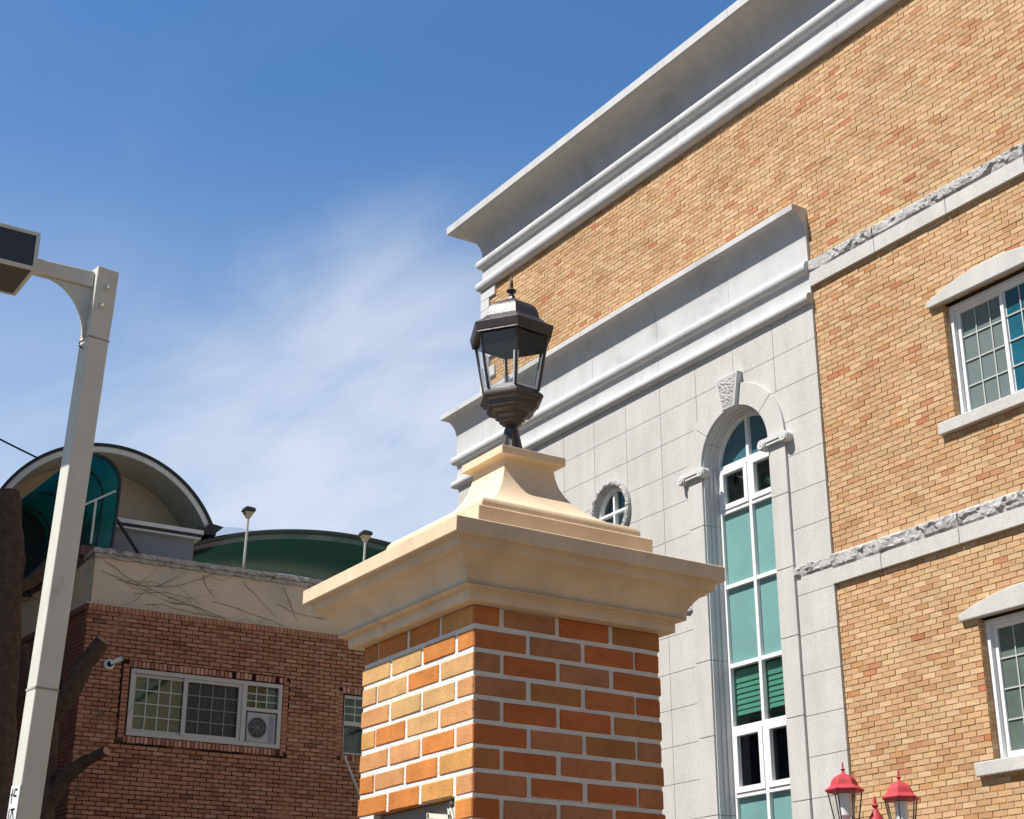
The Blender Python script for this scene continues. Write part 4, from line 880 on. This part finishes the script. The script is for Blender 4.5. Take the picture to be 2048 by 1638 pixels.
def rect(c, h, wd, e=Vector((0, 1, 0))): return [c + e * wd * sy + Vector((0, 0, h * sz)) for sy, sz in ((-1, -1), (1, -1), (1, 1), (-1, 1))]
m = MB(); m.loft([rect(s0, .048, .03), rect(s1, .040, .03)]); m.build('arm', 'steel_pole', SL_, bevel=.006)
m = MB(); gs_ = [s0 + Vector((0, 0, -.05)), s0 + Vector((-.27, 0, -.045))] + [s0 + Vector((-.27 + .245 * math.sin(R(90 * i / 10)), 0, -.045 - .30 * (1 - math.cos(R(90 * i / 10))))) for i in range(1, 11)] + [s0 - ax * .34]
m.loft([[p + Vector((0, -.012, 0)) for p in gs_], [p + Vector((0, .012, 0)) for p in gs_]]); m.build('gusset', 'steel_pole', SL_)
hc = s1 + Vector((0, 0, .0)); hx0, hx1, hy0, hy1, hz0, hz1 = hc.x - .34, hc.x, hc.y - .135, hc.y + .24, hc.z - .085, hc.z + .135
m = MB(); t = .018
for (a, b) in ((hy0, hy0 + t), (hy1 - t, hy1)):
    for (e, f_) in ((hz0, hz0 + t), (hz1 - t, hz1)): m.box(hx0, hx1, a, b, e, f_)
for (a, b) in ((hx0, hx0 + t), (hx1 - t, hx1)):
    for (e, f_) in ((hz0, hz0 + t), (hz1 - t, hz1)): m.box(a - .001, b + .001, hy0 + t, hy1 - t, e, f_)
    for (e, f_) in ((hy0, hy0 + t), (hy1 - t, hy1)): m.box(a - .0015, b + .0015, e + .0005, f_ - .0005, hz0 + t, hz1 - t)
m.box(hx0 + .002, hx1 - .002, hy0 + .004, hy1 - .004, hz1 - .012, hz1 + .004); m.box(hx1 - .012, hx1 - .002, hy0 + t, hy1 - t, hz0 + t, hz1 - t)
ho = m.build('lamp_head', 'steel_pole', SL_)
m = MB(); m.box(hx0 + t, hx1 - t, hy0 + .006, hy1 - .006, hz0 + t, hz1 - t); m.build('side_panel', 'head_panel', ho)
m = MB(); m.box(hx0 + t + .002, hx1 - t - .002, hy0 + t, hy1 - t, hz0 + .006, hz0 + t + .002); m.build('lens', 'head_under', ho)
m = MB(); c = P1 - ax * .46 - ex * .061 + ey * .0; m.tube([c + Vector((-.02 * math.cos(t_), .0, .02 * math.sin(t_))) for t_ in [i * .5 for i in range(13)]], .004, 5); m.build('wire_loop', 'black', SL_)
# sticker with black hand lettering on the lit side, low down
def side(u, v, q=.0015): return P0 + ax * v - ex * (.060 + q) + ey * u       # u across the face, v up the pole
st = MB(); st.add([side(-.058, -.35), side(.058, -.35), side(.058, .155), side(-.058, .155)], [(0, 1, 2, 3)]); so2 = st.build('paper_label', 'white', SL_, recalc=False)
ik = MB()
def ink(pts, wd=.009):
    for a, b in zip(pts[:-1], pts[1:]):
        d = Vector((b[0] - a[0], b[1] - a[1])); n = Vector((-d.y, d.x)).normalized() * wd / 2
        ik.add([side(a[0] + n.x, a[1] + n.y, .003), side(b[0] + n.x, b[1] + n.y, .003), side(b[0] - n.x, b[1] - n.y, .003), side(a[0] - n.x, a[1] - n.y, .003)], [(0, 1, 2, 3)])
def glyphs(v, k):
    if k == 0: ink([(-.03, v + .03), (.0, v + .034), (.012, v + .005), (-.028, v + .0)]); ink([(.03, v + .04), (.03, v - .03)]); ink([(.03, v + .01), (.048, v + .012)])
    if k == 1: ink([(-.03, v + .03), (.02, v + .03)]); ink([(-.005, v + .03), (-.03, v - .02)]); ink([(-.005, v + .03), (.02, v - .02)]); ink([(.038, v + .035), (.038, v - .03)])
    if k == 2: ink([(-.03, v + .03), (-.03, v - .01), (.01, v - .01)]); ink([(.03, v + .04), (.03, v - .02)]); ink([(-.02, v - .03), (.03, v - .032)])
    if k == 3: ink([(-.035, v + .025), (.04, v + .025)]); ink([(.0, v + .025), (.0, v - .005)]); ink([(-.03, v - .005), (.03, v - .005), (.03, v - .035), (-.03, v - .035), (-.03, v - .005)])
for i in range(5): glyphs(.10 - i * .092, i % 4)
ik.build('lettering', 'ink', so2, recalc=False)

# ================================================================ red twin lamp post before the tan building
r0 = at_range(1751, 1620, 13.0); RL = thing('lamp_post', 'red lamp post with two glass lanterns before the tan brick wall', 'lamp post', (r0.x, r0.y, 0))
vx = Vector((math.cos(R(CAM_YAW)), -math.sin(R(CAM_YAW)), 0))
MB().lathe([(.14, 0), (.14, .25), (.09, .32), (.065, .5), (.055, r0.z - .55), (.075, r0.z - .5), (.05, r0.z - .45), (.05, r0.z - .16), (.066, r0.z - .13), (.06, r0.z - .07), (.036, r0.z - .03), (.02, r0.z), (.012, r0.z + .012), (.030, r0.z + .035), (.012, r0.z + .05), (.014, r0.z + .075), (.002, r0.z + .115)], (r0.x, r0.y, 0), 16).build('post', 'red_paint', RL, smooth=45)
for px_, py_, nm in ((1689, 1580, 0), (1801, 1596, 1)):
    e = at_range(px_, py_, 13.0 + .05 * nm); cx_, cy_, ez = e.x, e.y, e.z          # ez: height of the hood's eave
    ph = R(20 + 15 * nm)
    m = MB(); m.tube([(r0.x, r0.y, ez - .75), ((r0.x + cx_) / 2, (r0.y + cy_) / 2, ez - .80), (cx_, cy_, ez - .62), (cx_, cy_, ez - .48)], .025, 10); m.build('arm', 'red_paint', RL, smooth=45)
    def hx(r, z): return [(cx_ + r * math.cos(ph + math.pi / 3 * k), cy_ + r * math.sin(ph + math.pi / 3 * k), ez + z) for k in range(6)]
    m = MB(); m.loft([hx(r, z) for r, z in ((.135, -.022), (.152, -.012), (.158, .0), (.135, .018), (.115, .032), (.108, .045), (.103, .064), (.092, .084), (.072, .104), (.045, .118), (.022, .128), (.012, .140))]); lo2 = m.build('lantern', 'red_paint', RL, smooth=26)
    MB().lathe([(.012, .136), (.009, .150), (.018, .159), (.020, .163), (.008, .170), (.006, .178), (.008, .19), (.005, .210), (.001, .226)], (cx_, cy_, ez), 10).build('finial', 'red_paint', lo2, smooth=45)
    m = MB(); m.loft([hx(.088, -.30), hx(.096, -.285), hx(.09, -.27)]); m.loft([hx(.03, -.48), hx(.07, -.36), hx(.088, -.30)]); m.build('bowl', 'red_paint', lo2)
    for k in range(6):
        a = Vector(hx(.088, -.28)[k]); b = Vector(hx(.135, -.012)[k]); MB().tube([a, b], .0058, 5).build('frame_bar', 'bronze', lo2)
        a2 = Vector(hx(.087, -.28)[(k + 1) % 6]); b2_ = Vector(hx(.134, -.012)[(k + 1) % 6]); MB().add([a, a2, b2_, b], [(0, 1, 2, 3)]).build('pane', 'lantern_glass', lo2, recalc=False)
    MB().lathe([(.028, -.28), (.028, -.22), (.048, -.20), (.05, -.08), (.05, -.05), (.052, -.03)], (cx_, cy_, ez), 14).build('bulb', 'white', lo2, smooth=40)

# cable from the upper left to the vault's edge
a = hw_(VX - 1.30, 1.97, 9.10); b = a + (at_range(-160, 790, math.hypot(a.x, a.y)) - a)
pts = [a.lerp(b, i / 12) + Vector((0, 0, -.03 * math.sin(math.pi * i / 12))) for i in range(13)]
cb = MB().tube(pts, .016, 6).build('power_cable', 'cable', None, off=(0, 0, 0)); tag(cb, 'thin black power cable crossing the sky down to the vaulted roof', 'cable')

for o in bpy.data.objects:
    if '_off' in o: del o['_off']
